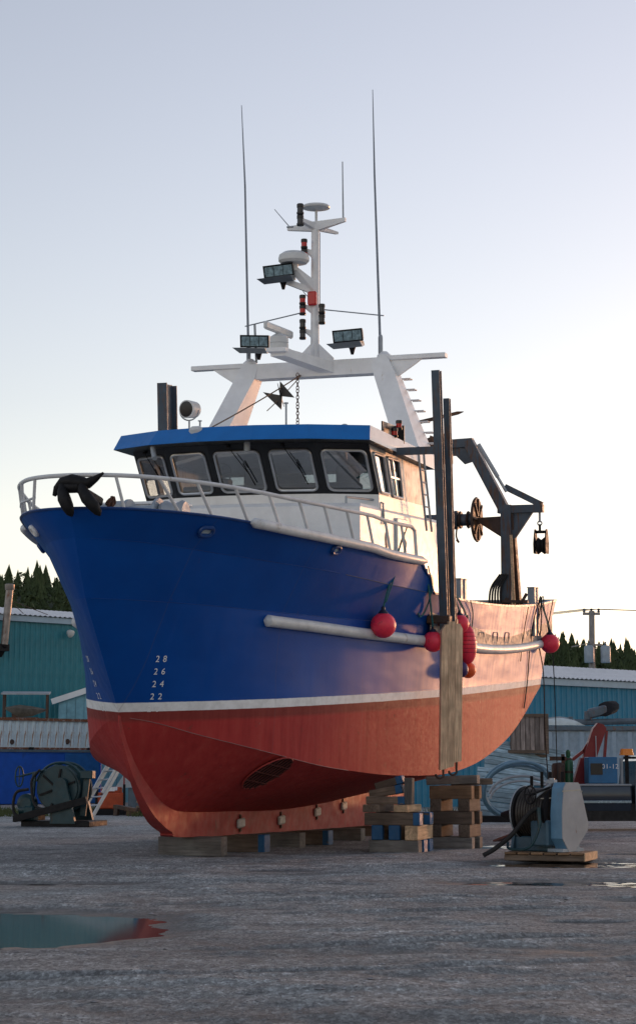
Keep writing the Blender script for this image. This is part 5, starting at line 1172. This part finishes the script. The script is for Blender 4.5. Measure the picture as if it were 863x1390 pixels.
m = MB(); m.loft([[Vector((-.95, -.1, .45)), Vector((-.95, .0, .5)), Vector((-.95, .1, .45)), Vector((-.95, 0, .4))], [Vector((-.3, -.4, .45)), Vector((-.3, 0, .62)), Vector((-.3, .4, .45)), Vector((-.3, 0, .02))], [Vector((.3, -.4, .42)), Vector((.3, 0, .55)), Vector((.3, .4, .42)), Vector((.3, 0, .08))], [Vector((.95, -.08, .38)), Vector((.95, 0, .42)), Vector((.95, .08, .38)), Vector((.95, 0, .33))]]); m.build('tarpaulin_bundle', paint('tarp_tan', (.24, .22, .19), .8, var=.5), cf)
m = MB(); m.box((-.2, 0, -.02), (1.6, 1.0, .08)); m.box((-.4, .2, .12), (.5, .4, .2)); m.build('shelf', brown_steel, cf, smooth=0)

# net drum winch at the left
nw = empty('net_drum_winch', (-6.95, 49, 0), R(-12), 'dark teal steel net drum winch with handwheel standing left of the bow', 'winch')
Mx = Matrix.Rotation(R(90), 3, 'X')
m = MB(); m.lathe([(.18, -.05), (.60, -.05), (.62, 0), (.60, .05), (.30, .06), (.30, .9), (.60, .91), (.62, .95), (.60, 1.0), (.2, 1.0)], 30, Mx, (.15, .55, 1.02)); m.build('drum', teal_dark, nw)
m = MB(); m.lathe([(.05, 0), (.555, .01), (.555, .03), (.05, .03)], 30, Mx, (.15, -.47, 1.02)); m.build('drum_face', teal_dark, nw)
m = MB()
for k in range(6): a = R(60 * k + 20); m.beam((.15 + .15 * math.cos(a), -.52, 1.02 + .15 * math.sin(a)), (.15 + .52 * math.cos(a), -.52, 1.02 + .52 * math.sin(a)), .05, .05, up=(0, 1, 0))
m.build('spoke', black_iron, nw)
m = MB(); arcp = [(.18 * math.cos(a) + .28, .18 * math.sin(a) + 1.12) for a in [R(180 - 18 * i) for i in range(11)]]
m.prism([(.02, .10)] + arcp + [(.72, .10)], .14, Matrix(((1, 0, 0), (0, 0, -1), (0, 1, 0))), (0, -.55, 0)); m.build('pedestal', teal_dark, nw, smooth=20); m = MB(); m.prism([(.0, .10)] + arcp + [(.74, .10)], .14, Matrix(((1, 0, 0), (0, 0, -1), (0, 1, 0))), (0, .85, 0)); m.build('pedestal', teal_dark, nw, smooth=20)
m = MB(); m.beam((-.95, -.72, .22), (1.05, -.72, .72), .12, .18); m.beam((-.95, -.72, .22), (-.6, .5, .25), .12, .16); m.build('skid_beam', black_iron, nw, smooth=0)
m = MB(); m.box((.15, .1, .09), (1.9, 1.5, .16), bev=.02); m.build('base_frame', black_iron, nw, smooth=0)
m = MB(); m.tube(arc((.15, -.3, 1.02), .68, R(20), R(165), 16), .035, 8); m.tube(arc((.15, .2, 1.02), .68, R(10), R(170), 16), .035, 8); m.build('guard_hoop', teal_dark, nw)
m = MB(); m.beam((.80, -.3, .30), (.92, -.3, 1.42), .07, .16); m.box((.92, -.3, 1.38), (.34, .3, .22), bev=.02); m.build('brake_post', teal_dark, nw, smooth=0)

m = MB(); cc_ = Vector((-.93, -.5, 1.33)); ax_ = Vector((.25, .97, 0)); m.tube([cc_ + ax_ * .0 + Vector((.10 * math.cos(a), .03 * math.cos(a), .27 * math.sin(a))) for a in [2 * math.pi * k / 18 for k in range(18)]], .022, 6, closed=True)
m.tube([cc_ + Vector((0, 0, -.27)), cc_ + Vector((0, 0, .27))], .014, 5); m.tube([cc_ + Vector((-.1, -.03, 0)), cc_ + Vector((.1, .03, 0))], .014, 5); m.tube([cc_, (-.1, -.3, 1.55)], .028, 8); m.build('handwheel', teal_dark, nw)
m = MB(); m.beam((-.60, -.45, .2), (-.52, -.45, 1.45), .09, .09); m.lathe([(.22, 0), (.26, .05), (.26, .25), (.16, .32)], 16, Mx, (-.72, -.25, .62)); m.lathe([(.14, 0), (.14, .3)], 14, Matrix.Rotation(R(90), 3, 'Y'), (-.9, -.45, .45)); m.box((-.62, -.4, .36), (.3, .4, .4), bev=.04); m.build('hydraulic_motor', teal_dark, nw)
m = MB(); m.tube(spline([(-.62, -.6, 1.0), (-.95, -.65, .9), (-1.02, -.65, .5), (-.9, -.65, .3), (-.5, -.65, .28)]), .04, 8); m.tube(spline([(-.45, -.6, 1.35), (-.3, -.66, 1.5), (-.52, -.66, 1.2), (-.42, -.66, .6), (-.1, -.68, .45)]), .035, 8); m.tube(spline([(-.3, -.6, .35), (0, -.7, .5), (.1, -.72, .62)]), .04, 8); m.build('hydraulic_hose', rubber, nw)

# extension ladder, engine, tarpaulin and scrap behind the winch
ld = empty('aluminium_ladder', (-7.35, 58, 0), 0, 'aluminium extension ladder leaning behind the net drum winch', 'ladder')
pa, pb = Vector((0, -.1, 0)), Vector((1.25, .75, 2.45)); side = Vector((.24, -.26, .02))
for s_ in (-1, 1):
    m = MB(); m.beam(pa + side * s_, pb + side * s_, .05, .10); m.beam(pa.lerp(pb, .3) + side * s_ * .85 + Vector((-.05, -.06, .05)), pb + side * s_ * .85 + Vector((-.05, -.06, .05)), .05, .09); m.build('side_rail', alu, ld, smooth=0)
for k in range(9):
    c = pa.lerp(pb, (k + .5) / 9.0); m = MB(); m.tube([c - side, c + side], .026, 6); m.build('rung', alu, ld)
en = empty('orange_engine', (-7.05, 62, 0), R(10), 'small orange engine set with white label beside the ladder', 'engine')
m = MB(); m.box((0, 0, .5), (.95, .7, .55), bev=.04); m.box((.05, 0, .86), (.7, .5, .2), bev=.03); m.build('housing', orange_eng, en)
m = MB(); m.box((0, -.352, .88), (.28, .01, .12)); m.box((.1, -.262, .90), (.26, .012, .11)); m.build('label_plate', white_paint, en)
m = MB(); m.box((0, 0, .12), (1.1, .75, .22)); m.box((-.46, -.3, .5), (.1, .1, .8)); m.box((.46, -.3, .55), (.08, .1, 1.0)); m.build('skid', black_iron, en, smooth=0)
m = MB(); m.tube([(.45, -.32, 1.0), (.45, -.32, 1.5)], .03, 6); m.build('lever', red_paint, en)
tp = MB(); pr2 = random.Random(8); nn_ = 12; vs = []; fs = []
for j in range(9):
    for i in range(nn_ + 1):
        u_ = i / nn_ * 2 - 1; v_ = j / 8 * 2 - 1; hgt = max(0, 1 - u_ * u_) ** .6 * max(0, 1 - v_ * v_) ** .5
        vs.append((u_ * 1.5 + pr2.uniform(-.04, .04), v_ * .9, .02 + 1.2 * hgt + pr2.uniform(-.07, .07) * hgt))
for j in range(8):
    for i in range(nn_): k = j * (nn_ + 1) + i; fs.append((k, k + 1, k + nn_ + 2, k + nn_ + 1))
tp.add(vs, fs); tag(tp.build('tarpaulin', green_tarp, smooth=40, fix=False, loc=(-5.3, 66, 0)), 'green tarpaulin heaped over gear behind the stem', 'tarpaulin')
m = MB(); m.prism([(-1.2, .9), (-.6, 1.8), (.3, 1.1), (.2, .95)], .03, Matrix(((1, 0, 0), (0, 0, 1), (0, 1, 0)))); tag(m.build('sheet_metal', galv, smooth=0, loc=(-6.0, 64.8, .0)), 'crumpled pale metal sheet lying on the green tarpaulin', 'metal sheet')
m = MB(); m.box((0, 0, .45), (1.4, .5, .9)); m.v = [(a, b, c) for a, b, c in m.v]; tag(m.build('fish_crate', grey_steel, smooth=0, loc=(-6.05, 65.3, 0)), 'grey crate under the crumpled metal sheet', 'crate')
scr = [((-6.0, 61.2), 'rusty scrap plate lying nearest the stem', 20), ((-6.4, 60.8), 'brown scrap bracket lying right of the orange engine', -25), ((-5.6, 61.8), 'scrap angle iron lying closest to the keel', 50), ((-5.9, 62.4), 'pale broken board on the scrap heap', 5)]
for k, ((x, y), lb, a) in enumerate(scr):
    m = MB(); M = Matrix.Rotation(R(a), 3, 'Z') @ Matrix.Rotation(R(8 * k), 3, 'Y')
    m.box((0, 0, .22 + .05 * k), (.9 - .1 * k, .25, .12), M); m.box((.2, 0, .1), (.2, .3, .2), M); m.box((-.3, .1, .12), (.14, .14, .4), M)
    tag(m.build('scrap_iron', timber_fresh if k == 3 else brown_steel, smooth=0, loc=(x, y, 0)), lb, 'scrap', 'scrap by the engine')
# grass along the back of the yard
m = MB(); pr3 = random.Random(21)
for i in range(9000):
    y = pr3.uniform(59.5, 70); x = pr3.uniform(-.20, -.055) * y if pr3.random() < .8 else pr3.uniform(-.05, .2) * y
    if x > -3.4 and y < 66: continue
    dens = mnoise.noise(Vector((x * .5, y * .3, 0)))
    if dens < -.15: continue
    h = pr3.uniform(.06, .26); a = pr3.uniform(0, 6.28); w = .02; bx, by = math.cos(a) * w, math.sin(a) * w; lx, ly = pr3.uniform(-.08, .08), pr3.uniform(-.08, .08)
    m.add([(x - bx, y - by, 0), (x + bx, y + by, 0), (x + lx, y + ly, h)], [(0, 1, 2)])
tag(m.build('grass', grass_m, smooth=0, fix=False), 'rough strip of grass along the back of the yard', 'grass', kind='stuff')

# ------------------------------------------------------------------ right yard
pal = empty('pallet', (3.82, 30.2, 0), R(-20), 'low timber pallet under the grey trawl winch', 'pallet')
for k in range(3):
    m = MB(); m.box((0, -.42 + .42 * k, .055), (1.32, .12, .10), bev=.01); m.build('bearer', timber_x, pal, smooth=0)
for k in range(6):
    m = MB(); m.box((-.55 + .22 * k, 0, .125), (.19, 1.05, .035), bev=.005); m.build('deck_board', timber_warm, pal, smooth=0)
m = MB(); m.box((.668, 0, .075), (.02, 1.0, .13)); m.build('lit_end_face', timber_fresh, pal, smooth=0)  # light on the pallet's end face put in as paler wood
tw = empty('trawl_winch', (3.82, 30.2, .145), R(-42), 'grey and blue trawl winch with handwheel standing on a pallet at the right', 'winch')
# local x = drum axis pointing right-forward
My = Matrix.Rotation(R(90), 3, 'Y')
m = MB(); m.lathe([(.10, 0), (.43, 0), (.44, .03), (.43, .06), (.38, .07), (.38, .62), (.43, .63), (.43, .68), (.1, .68)], 30, My, (-.50, 0, .62)); m.build('drum', black_iron, tw)
m = MB(); m.tube([(-.49, .435 * math.cos(a), .62 + .435 * math.sin(a)) for a in [2 * math.pi * k / 30 for k in range(30)]], .014, 6, closed=True); m.build('drum_rim', galv, tw)
m = MB()
for k in range(10): m.tube([(-.40 + k * .052, .385 * math.cos(a), .62 + .385 * math.sin(a)) for a in [2 * math.pi * j / 26 for j in range(26)]], .026, 6, closed=True)
m.build('wire_layer', paint('greased_wire', (.05, .042, .036), .45, metal=.3, var=.5, scale=12), tw)
poly = [(-.17, 1.12), (.17, 1.12), (.22, 1.08), (.27, .95), (.45, .45), (.43, .34), (.05, .02), (-.12, .0), (-.30, .22), (-.30, .62), (-.24, 1.03)]
m = MB(); m.prism(poly, .015, Matrix(((0, 0, 1), (1, 0, 0), (0, 1, 0))), (.44, 0, 0)); m.build('chain_cover', paint('cover_grey', (.36, .37, .40), .5, var=.15, wear=(.22, .10, .04), wearamt=.22, wscale=(3, 3, 1)), tw, smooth=0)
m = MB(); P2 = [Vector((.22, y, z)) for y, z in poly]; P3 = [Vector((.438, y, z)) for y, z in poly]; m.loft([P2, P3], closed=True); m.build('cover_rim', paint('cover_blue', (.12, .26, .40), .45, var=.2, wear=(.2, .08, .03), wearamt=.2), tw, smooth=25)
m = MB(); m.beam((.45, -.28, .98), (.45, .24, 1.0), .012, .02); m.tube(sag((.1, -.40, .86), (.47, .26, .98), .03), .009, 5); m.build('tie_cord', paint('cord_pale', (.5, .46, .38), .9), tw)
m = MB(); m.beam((.42, -.10, 0), (.42, -.10, .16), .05, .05); m.beam((.42, .16, 0), (.42, .16, .16), .05, .05); m.box((.3, 0, .03), (.3, .6, .05)); m.build('cover_foot', light_steel, tw, smooth=0)
m = MB(); m.box((-.25, .05, .12), (.8, .5, .24), bev=.02); m.box((.05, -.25, .3), (.35, .3, .42), bev=.03); m.prism([(-.3, 0), (.3, 0), (.12, .62), (-.12, .62)], .05, Matrix(((0, 0, 1), (1, 0, 0), (0, 1, 0))), (-.60, 0, 0)); m.build('frame', paint('winch_blue', (.05, .11, .16), .5, var=.3), tw, smooth=0)
cc_ = Vector((-.02, -.52, .92)); ux = Vector((.8, -.1, 0)).normalized()
m = MB(); m.tube([cc_ + ux * .125 * math.cos(a) + Vector((0, 0, .145 * math.sin(a))) for a in [2 * math.pi * k / 20 for k in range(20)]], .013, 6, closed=True)
for k in range(3): a = math.pi * k / 3; d = ux * .12 * math.cos(a) + Vector((0, 0, .14 * math.sin(a))); m.tube([cc_ - d, cc_ + d], .008, 5)
m.tube([cc_, cc_ + Vector((.18, .3, .12))], .02, 6); m.build('handwheel', black_iron, tw)
m = MB(); m.tube([(.02, -.45, .88), (.12, -.1, 1.10)], .03, 8); m.lathe([(.05, -.03), (.05, .03)], 12, None, (.12, -.1, 1.16)); m.box((.12, -.1, 1.13), (.16, .1, .07), bev=.01); m.build('brake_linkage', galv, tw)
m = MB(); m.tube(spline([(.12, -.5, .72), (-.05, -.55, .6), (-.28, -.68, .28), (-.52, -.80, .06), (-.70, -.9, -.06)]), .038, 10); m.build('thick_hose', rubber, tw)
m = MB(); m.tube(spline([(.14, -.5, .70), (.15, -.52, .4), (0, -.6, .08), (-.35, -.65, .05), (-.5, -.5, .15)]), .022, 8); m.tube([(.13, -.5, .72), (.14, -.5, .42)], .035, 8); m.build('thin_hose', teal_dark, tw)
m = MB(); m.lathe([(.16, 0), (.04, .42)], 12, Matrix.Rotation(R(-90), 3, 'Y'), (-.52, -.05, .58)); m.build('warping_cone', black_iron, tw)
m = MB(); m.box((-.75, -.1, .22), (.45, .35, .03), Matrix.Rotation(R(-18), 3, 'Y')); m.build('foot_plate', paint('plate_red', (.12, .035, .025), .6), tw, smooth=0)
m = MB(); m.box((-.50, .32, .78), (.02, .1, .35)); m.build('flange_paint', red_paint, tw, smooth=0)

# siding panels
def siding(name, loc, rz, tilt, n, bw_, L, label, skew=0):
    e = empty(name, loc, 0, label, 'panel'); e.rotation_euler = (R(tilt), R(skew), R(rz))
    bm_ = MB(); bm_.box((0, 0, bw_ / 2), (L, .045, bw_ - .02), bev=.008); me_ = bm_.mesh('board', 0); me_.materials.append(board_siding)
    for k in range(n):
        o = link('board', me_, e, (0, (-.012 if k % 2 else 0), k * bw_))
    m = MB(); m.box((-L * .3, .06, n * bw_ / 2), (.1, .06, n * bw_)); m.box((L * .3, .06, n * bw_ / 2), (.1, .06, n * bw_)); m.build('batten', timber_grey, e, smooth=0)
    return e
siding('siding_panel', (6.55, 56.6, .55), 6, -34, 13, .165, 2.9, 'upper grey-blue boarded siding panel leaning behind the hose coil', 9)
siding('siding_panel', (5.55, 54.2, .10), 4, -30, 10, .165, 1.7, 'lower grey-blue boarded siding panel lying inside the hose coil', 6)
# hose coil
m = MB(); cpts = []; pr4 = random.Random(4)
for k in range(5 * 28):
    a = 2 * math.pi * k / 28; lp = k // 28; rr = 1.02 + .05 * math.sin(lp * 2.1); cpts.append((rr * math.cos(a) + .07 * math.sin(lp * 1.7), -.08 * lp - .55 * math.sin(a) * (.6 + .1 * lp), .90 + rr * (.78 + .05 * math.cos(lp * 2)) * math.sin(a)))
m.tube(cpts, .045, 8); tag(m.build('hose_coil', hose_blue, loc=(5.85, 53.4, .02)), 'large loose coil of pale blue hose standing right of the cribs', 'hose')
m = MB(); cpts = [(.95 * math.cos(R(a)), -.1, .72 + .62 * math.sin(R(a))) for a in range(25, 170, 6)]; m.tube(cpts, .04, 8); m.tube([(x, y - .1, z - .14) for x, y, z in cpts], .035, 8)
tag(m.build('pipe_bend', galv, loc=(5.85, 52.6, 0)), 'pair of grey bent pipes leaning in front of the hose coil', 'pipe')
m = MB(); m.box((0, 0, .1), (2.2, .5, .2)); tag(m.build('steel_beam', black_iron, smooth=0, loc=(5.5, 52.9, 0)), 'dark steel beam on the ground under the hose coil', 'beam')
# grey container with things on its roof
gc = empty('grey_container', (9.25, 62, 0), R(4), 'grey-blue corrugated container standing before the blue shed', 'container')
m = MB(); m.box((0, 1.2, 1.5), (4.4, 2.35, 2.94)); m.build('body', grey_cont, gc, smooth=0)
cp = rib_panel('side_panel', .55, 2.7, .07, 1); cp.materials.append(grey_cont)
for k in range(8): o = link('side_panel', cp, gc, (-2.2 + k * .55, 0.0, .12)); o.scale = (1, -1, 1)
m = MB(); m.box((0, -.06, 2.94), (4.5, .14, .14)); m.box((0, -.06, .08), (4.5, .14, .16)); m.box((2.2, -.06, 1.5), (.14, .15, 3)); m.box((-2.2, -.06, 1.5), (.14, .15, 3)); m.build('edge_frame', grey_steel, gc, smooth=0)
m = MB(); m.tube([(-1.0, .3, 0), (1.9, .3, .06)], .11, 10); m.box((-.95, .3, .05), (.12, .3, .3)); tag(m.build('steel_pipe', grey_steel, loc=(9.6, 62, 3.14)), 'long grey pipe lying on the container roof', 'pipe')
ob = empty('outboard_engine', (9.75, 62.3, 3.22), R(15), 'dark outboard engine lying on the container roof', 'engine')
m = MB(); m.loft([[Vector((.1 + .30 * math.cos(a), .26 * math.sin(a), .38 + .27 * math.sin(a + .5))) for a in [2 * math.pi * k / 10 for k in range(10)]], [Vector((.45 + .26 * math.cos(a), .2 + .22 * math.sin(a), .45 + .24 * math.sin(a + .5))) for a in [2 * math.pi * k / 10 for k in range(10)]]]); m.build('cowl', black_iron, ob, smooth=50)
m = MB(); m.beam((.15, 0, .36), (-.55, -.05, .20), .22, .34, bev=.06); m.box((-.55, -.02, .16), (.25, .12, .3), bev=.03); m.build('leg', grey_steel, ob)
dg = empty('plastic_dinghy', (8.25, 62.2, 3.04), R(8), 'pale upturned plastic dinghy lying on the container roof', 'dinghy')
rings = []
for x, w, h in ((-.75, .05, .10), (-.45, .30, .22), (0, .36, .27), (.4, .3, .22), (.9, .05, .06)): rings.append([Vector((x, w * math.cos(a), h * math.sin(a))) for a in [math.pi * k / 8 for k in range(9)]])
m = MB(); m.loft(rings, closed=True); m.build('hull', paint('dinghy_pale', (.6, .68, .70), .4, var=.2), dg, smooth=50)
m = MB(); m.tube([(-.75, 0, .10), (-.45, 0, .23), (0, 0, .28), (.4, 0, .23), (.88, 0, .07)], .03, 6); m.build('keel_strip', galv, dg)
# crate of vertical boards on a stack
ck = empty('wooden_crate', (6.65, 57.8, 2.05), R(-6), 'weathered wooden crate of upright boards perched above the siding panels', 'crate')
for k in range(7):
    m = MB(); m.box((-.45 + k * .15, -.33, .60), (.135, .03, 1.15 + .0 * k), bev=.004); m.build('board', crate_wood, ck, smooth=0)
m = MB(); m.box((.60, -.35, .60), (.12, .06, 1.25)); m.box((0, -.36, 1.18), (1.25, .06, .10)); m.box((0, -.36, .04), (1.25, .06, .10)); m.box((0, 0, .6), (1.1, .6, 1.1)); m.build('frame', timber_x, ck, smooth=0)
ps = empty('pallet_stack', (6.6, 58.1, 0), R(-6), 'dark stack of pallets holding up the wooden crate', 'pallets')
for k in range(13):
    m = MB(); m.box((0, 0, .08 + k * .157), (1.3, .9, .09)); m.box((-.5, 0, .01 + k * .157), (.1, .85, .06)); m.box((.5, 0, .01 + k * .157), (.1, .85, .06)); m.build('pallet_layer', timber_x, ps, smooth=0)
# iron stakes and pump by the truck
m = MB()
for x in (-.45, -.2, 0, .3): m.beam((x, 0, 0), (x, 0, 1.35 + .1 * (x > -.3)), .07, .07)
m.box((-.05, 0, 1.0), (.9, .06, .08)); m.box((-.05, 0, .3), (.9, .4, .08)); tag(m.build('iron_rack', black_iron, smooth=0, loc=(5.65, 44.5, 0)), 'black iron rack of short stakes behind the trawl winch drum', 'rack')

# pickup truck
tk = empty('pickup_truck', (7.72, 46, 0), R(3), 'dark blue-grey service pickup truck cut off by the right edge', 'truck')
def side_poly(m, poly, w, y0): m.prism(poly, w, Matrix(((1, 0, 0), (0, 0, 1), (0, 1, 0))), (0, y0, 0))
m = MB()
prof = [(-.92, .50), (-.98, .72), (-.99, .95), (-.95, 1.12)]
rings = []
for x in (-2.15, -2.10, -.08, -.04):
    k = .96 if x in (-2.15, -.04) else 1.0
    rings.append([Vector((x, y * k, z)) for y, z in prof] + [Vector((x, -y * k, z)) for y, z in prof[::-1]])
m.loft(rings); m.build('bed', truck_paint, tk, smooth=30)
m = MB(); m.box((-1.1, -.965, 1.13), (2.1, .07, .05), bev=.015); m.box((-1.1, .965, 1.13), (2.1, .07, .05), bev=.015); m.box((-2.13, 0, 1.13), (.07, 1.9, .05), bev=.015); m.build('bed_rail', galv, tk)
m = MB(); m.box((-1.1, -.985, .72), (2.08, .03, .07), bev=.012); m.box((1.1, -.985, .72), (1.9, .03, .07), bev=.012); m.build('side_trim', paint('trim_chrome', (.25, .36, .46), .25, metal=.5, bmp=0), tk)
m = MB(); cabp = [(.04, .48), (.04, 1.05), (.10, 1.72), (.35, 1.86), (1.15, 1.86), (1.75, 1.22), (3.0, 1.08), (3.1, .95), (3.12, .48)]
rings = []
for y, k in ((-.97, 0), (-.90, .10), (.90, .10), (.97, 0)):
    rings.append([Vector((x, y, z if k or z < 1.3 else z - .0)) for x, z in cabp])
m.loft([[Vector((x, -.97 + (max(0, z - 1.1) * .22), z)) for x, z in cabp], [Vector((x, .97 - (max(0, z - 1.1) * .22), z)) for x, z in cabp]]); m.build('cab', truck_paint, tk, smooth=25)
for s_ in (-1, 1):
    m = MB(); m.add([Vector((x, s_ * (.985 - max(0, z - 1.1) * .22), z)) for x, z in ((.2, 1.2), (.24, 1.70), (1.05, 1.74), (1.5, 1.24))], [(0, 1, 2, 3)]); m.build('side_window', black_paint, tk, smooth=0, fix=False)
for x in (-1.50, 2.35):
    for s_ in (-1, 1):
        m = MB(); m.lathe([(.20, -.11), (.36, -.11), (.38, -.06), (.38, .06), (.36, .11), (.20, .11)], 24, Matrix.Rotation(R(90), 3, 'X'), (x, s_ * .86, .38)); wh_ = m.build('wheel', rubber, tk)
        m = MB(); m.lathe([(.06, -.13), (.20, -.10), (.21, .10), (.06, .13)], 16, Matrix.Rotation(R(90), 3, 'X'), (x, s_ * .86, .38)); m.build('rim', galv, wh_)
m = MB(); m.box((.4, 0, .52), (4.8, 1.5, .2)); m.box((3.15, 0, .62), (.12, 1.9, .25), bev=.04); m.box((-2.2, 0, .55), (.12, 1.8, .18), bev=.03); m.box((-.1, -.86, .46), (2.2, .1, .42)); m.build('chassis_and_dark_skirt', rubber, tk, smooth=0)  # frame and bumpers, plus a black side skirt added to darken the underbody
m = MB(); m.beam((-.10, -.72, 1.1), (-.10, -.72, 1.86), .08, .08); m.box((-.02, -.72, 1.8), (.3, .12, .06)); m.build('lamp_post', black_iron, tk, smooth=0)
m = MB(); m.loft([[Vector((-.1 + a, -.72 + b, 1.86)) for a, b in rrect(.34, .24, .06)], [Vector((-.1 + a * .8, -.72 + b * .8, 2.02)) for a, b in rrect(.34, .24, .06)]]); m.build('amber_beacon', amber, tk, smooth=40)
TKM = lambda x, y, z: tk.matrix_basis @ Vector((x, y, z))
tbx = empty('tool_cabinet', (7.02, 45.35, 1.16), R(3), 'blue steel tool cabinet marked 01-12 in the truck bed', 'cabinet')
m = MB(); m.box((0, 0, .33), (.72, .55, .65), bev=.015); m.build('body', tool_blue, tbx)
m = MB(); m.box((-.16, -.28, .36), (.30, .02, .28)); m.build('dark_opening', black_paint, tbx, smooth=0)
text_mesh('number_marking', '01-12', .16, mark_white, tbx, Matrix.Translation((.18, -.282, .42)) @ Matrix.Rotation(R(90), 4, 'X'))
m = MB(); m.tube([(.5, -.1, 0), (.5, -.1, .62)], .045, 8); m.tube([(.62, -.1, 0), (.62, -.1, .6)], .02, 6); m.build('side_pipe', galv, tbx)
rc = empty('red_loader_arm', (6.72, 46.1, 1.14), R(3), 'dark red folded loader arm standing in the truck bed', 'crane')
yzM = Matrix(((1, 0, 0), (0, 0, 1), (0, 1, 0)))
m = MB(); m.prism([(-.16, 0), (.16, 0), (.27, .62), (.05, .66)], .22, yzM, (-.15, -.1, 0)); m.build('column', red_paint, rc, smooth=0)
m = MB(); m.prism([(-.02, .58), (.30, .52), (.62, 1.40), (.55, 1.50), (.40, 1.54), (.28, 1.40)], .24, yzM, (-.05, -.12, 0)); m.build('main_arm', red_paint, rc, smooth=0)
m = MB(); m.beam((.02, .05, .85), (-.28, .05, .62), .1, .08); m.beam((.15, .05, 1.02), (.0, .05, .8), .1, .12); m.beam((.52, .05, .55), (.60, .05, 1.35), .12, .06); m.build('linkage', red_paint, rc, smooth=0)
gcy = empty('gas_cylinder', (6.28, 45.8, 1.02), 0, 'green gas cylinder with rounded shoulder standing in the truck bed', 'gas cylinder')
m = MB(); m.lathe([(.10, 0), (.12, .02), (.12, .68), (.10, .76), (.05, .80), (.045, .82)], 16); m.build('body', green_cyl, gcy)
m = MB(); m.lathe([(.05, .80), (.06, .84), (.06, .94), (.03, .98)], 12); m.build('valve_cap', green_cyl, gcy)
m = MB(); m.lathe([(.118, .78), (.11, .80), (.06, .835)], 14, None, (0, 0, -.045)); m.lathe([(.124, .40), (.124, .46)], 16); m.build('band', brown_steel, gcy)
m = MB(); m.lathe([(.16, 0), (.17, .02), (.17, .62), (.14, .68), (.05, .70)], 16); m.box((.0, 0, .80), (.42, .08, .10)); m.box((.12, 0, .74), (.08, .08, .34)); tag(m.build('rusty_drum', brown_steel, loc=(6.0, 45.6, .98)), 'rusty brown drum with a bar across it left of the gas cylinder', 'drum')
m = MB(); m.tube([(0, 0, 0), (0, 0, 1.2)], .015, 5); tag(m.build('rod_aerial', galv, loc=(7.0, 45.9, 1.15)), 'thin grey rod standing behind the tool cabinet', 'rod')

# utility pole and wires
up = empty('utility_pole', (14.3, 95, 0), 0, 'grey wooden utility pole with two transformer cans above the blue shed', 'utility pole')
m = MB(); m.tube([(-.05, 0, 0), (.12, 0, 9.9)], [.22, .15], 12); m.build('pole', pole_wood, up)
m = MB(); m.beam((-.35, 0, 9.75), (.55, 0, 9.75), .12, .14); m.beam((-.1, -.15, 8.1), (.6, -.15, 8.1), .1, .1); m.beam((-1.0, -.1, 8.0), (0, -.1, 8.2), .06, .06); m.build('crossarm', pole_wood, up, smooth=0)
for x in (-.28, .1, .48):
    m = MB(); m.lathe([(.05, 0), (.09, .05), (.05, .1), (.09, .15), (.04, .2)], 10, None, (x, 0, 9.83)); m.build('insulator', grey_steel, up)
for x, y in ((-.12, -.36), (.75, -.3)):
    m = MB(); m.lathe([(.24, 0), (.26, .04), (.26, .80), (.22, .88), (.1, .92)], 16, None, (x, y, 7.15)); t_ = m.build('transformer', light_steel, up)
    m = MB(); m.lathe([(.05, 0), (.07, .06), (.04, .14), (.06, .2)], 8, None, (x, y, 8.05)); m.build('bushing', grey_steel, t_)
for k, (x, z, lb) in enumerate(((-.28, 10.0, 'left topmost'), (.1, 10.0, 'middle'), (.48, 10.0, 'right'))):
    m = MB(); m.tube(sag((14.3 + x, 95, z), (-40 + 3 * k, 118 + 2 * k, 9.2 + .3 * k), .9, 20), .018, 5); m.tube(sag((14.3 + x, 95, z), (60 + 2 * k, 80 + k, 10.2), .8, 20), .018, 5)
    tag(m.build('power_line', rope_dark), f'thin power line strung from the {lb} insulator of the utility pole', 'wire', 'power lines')
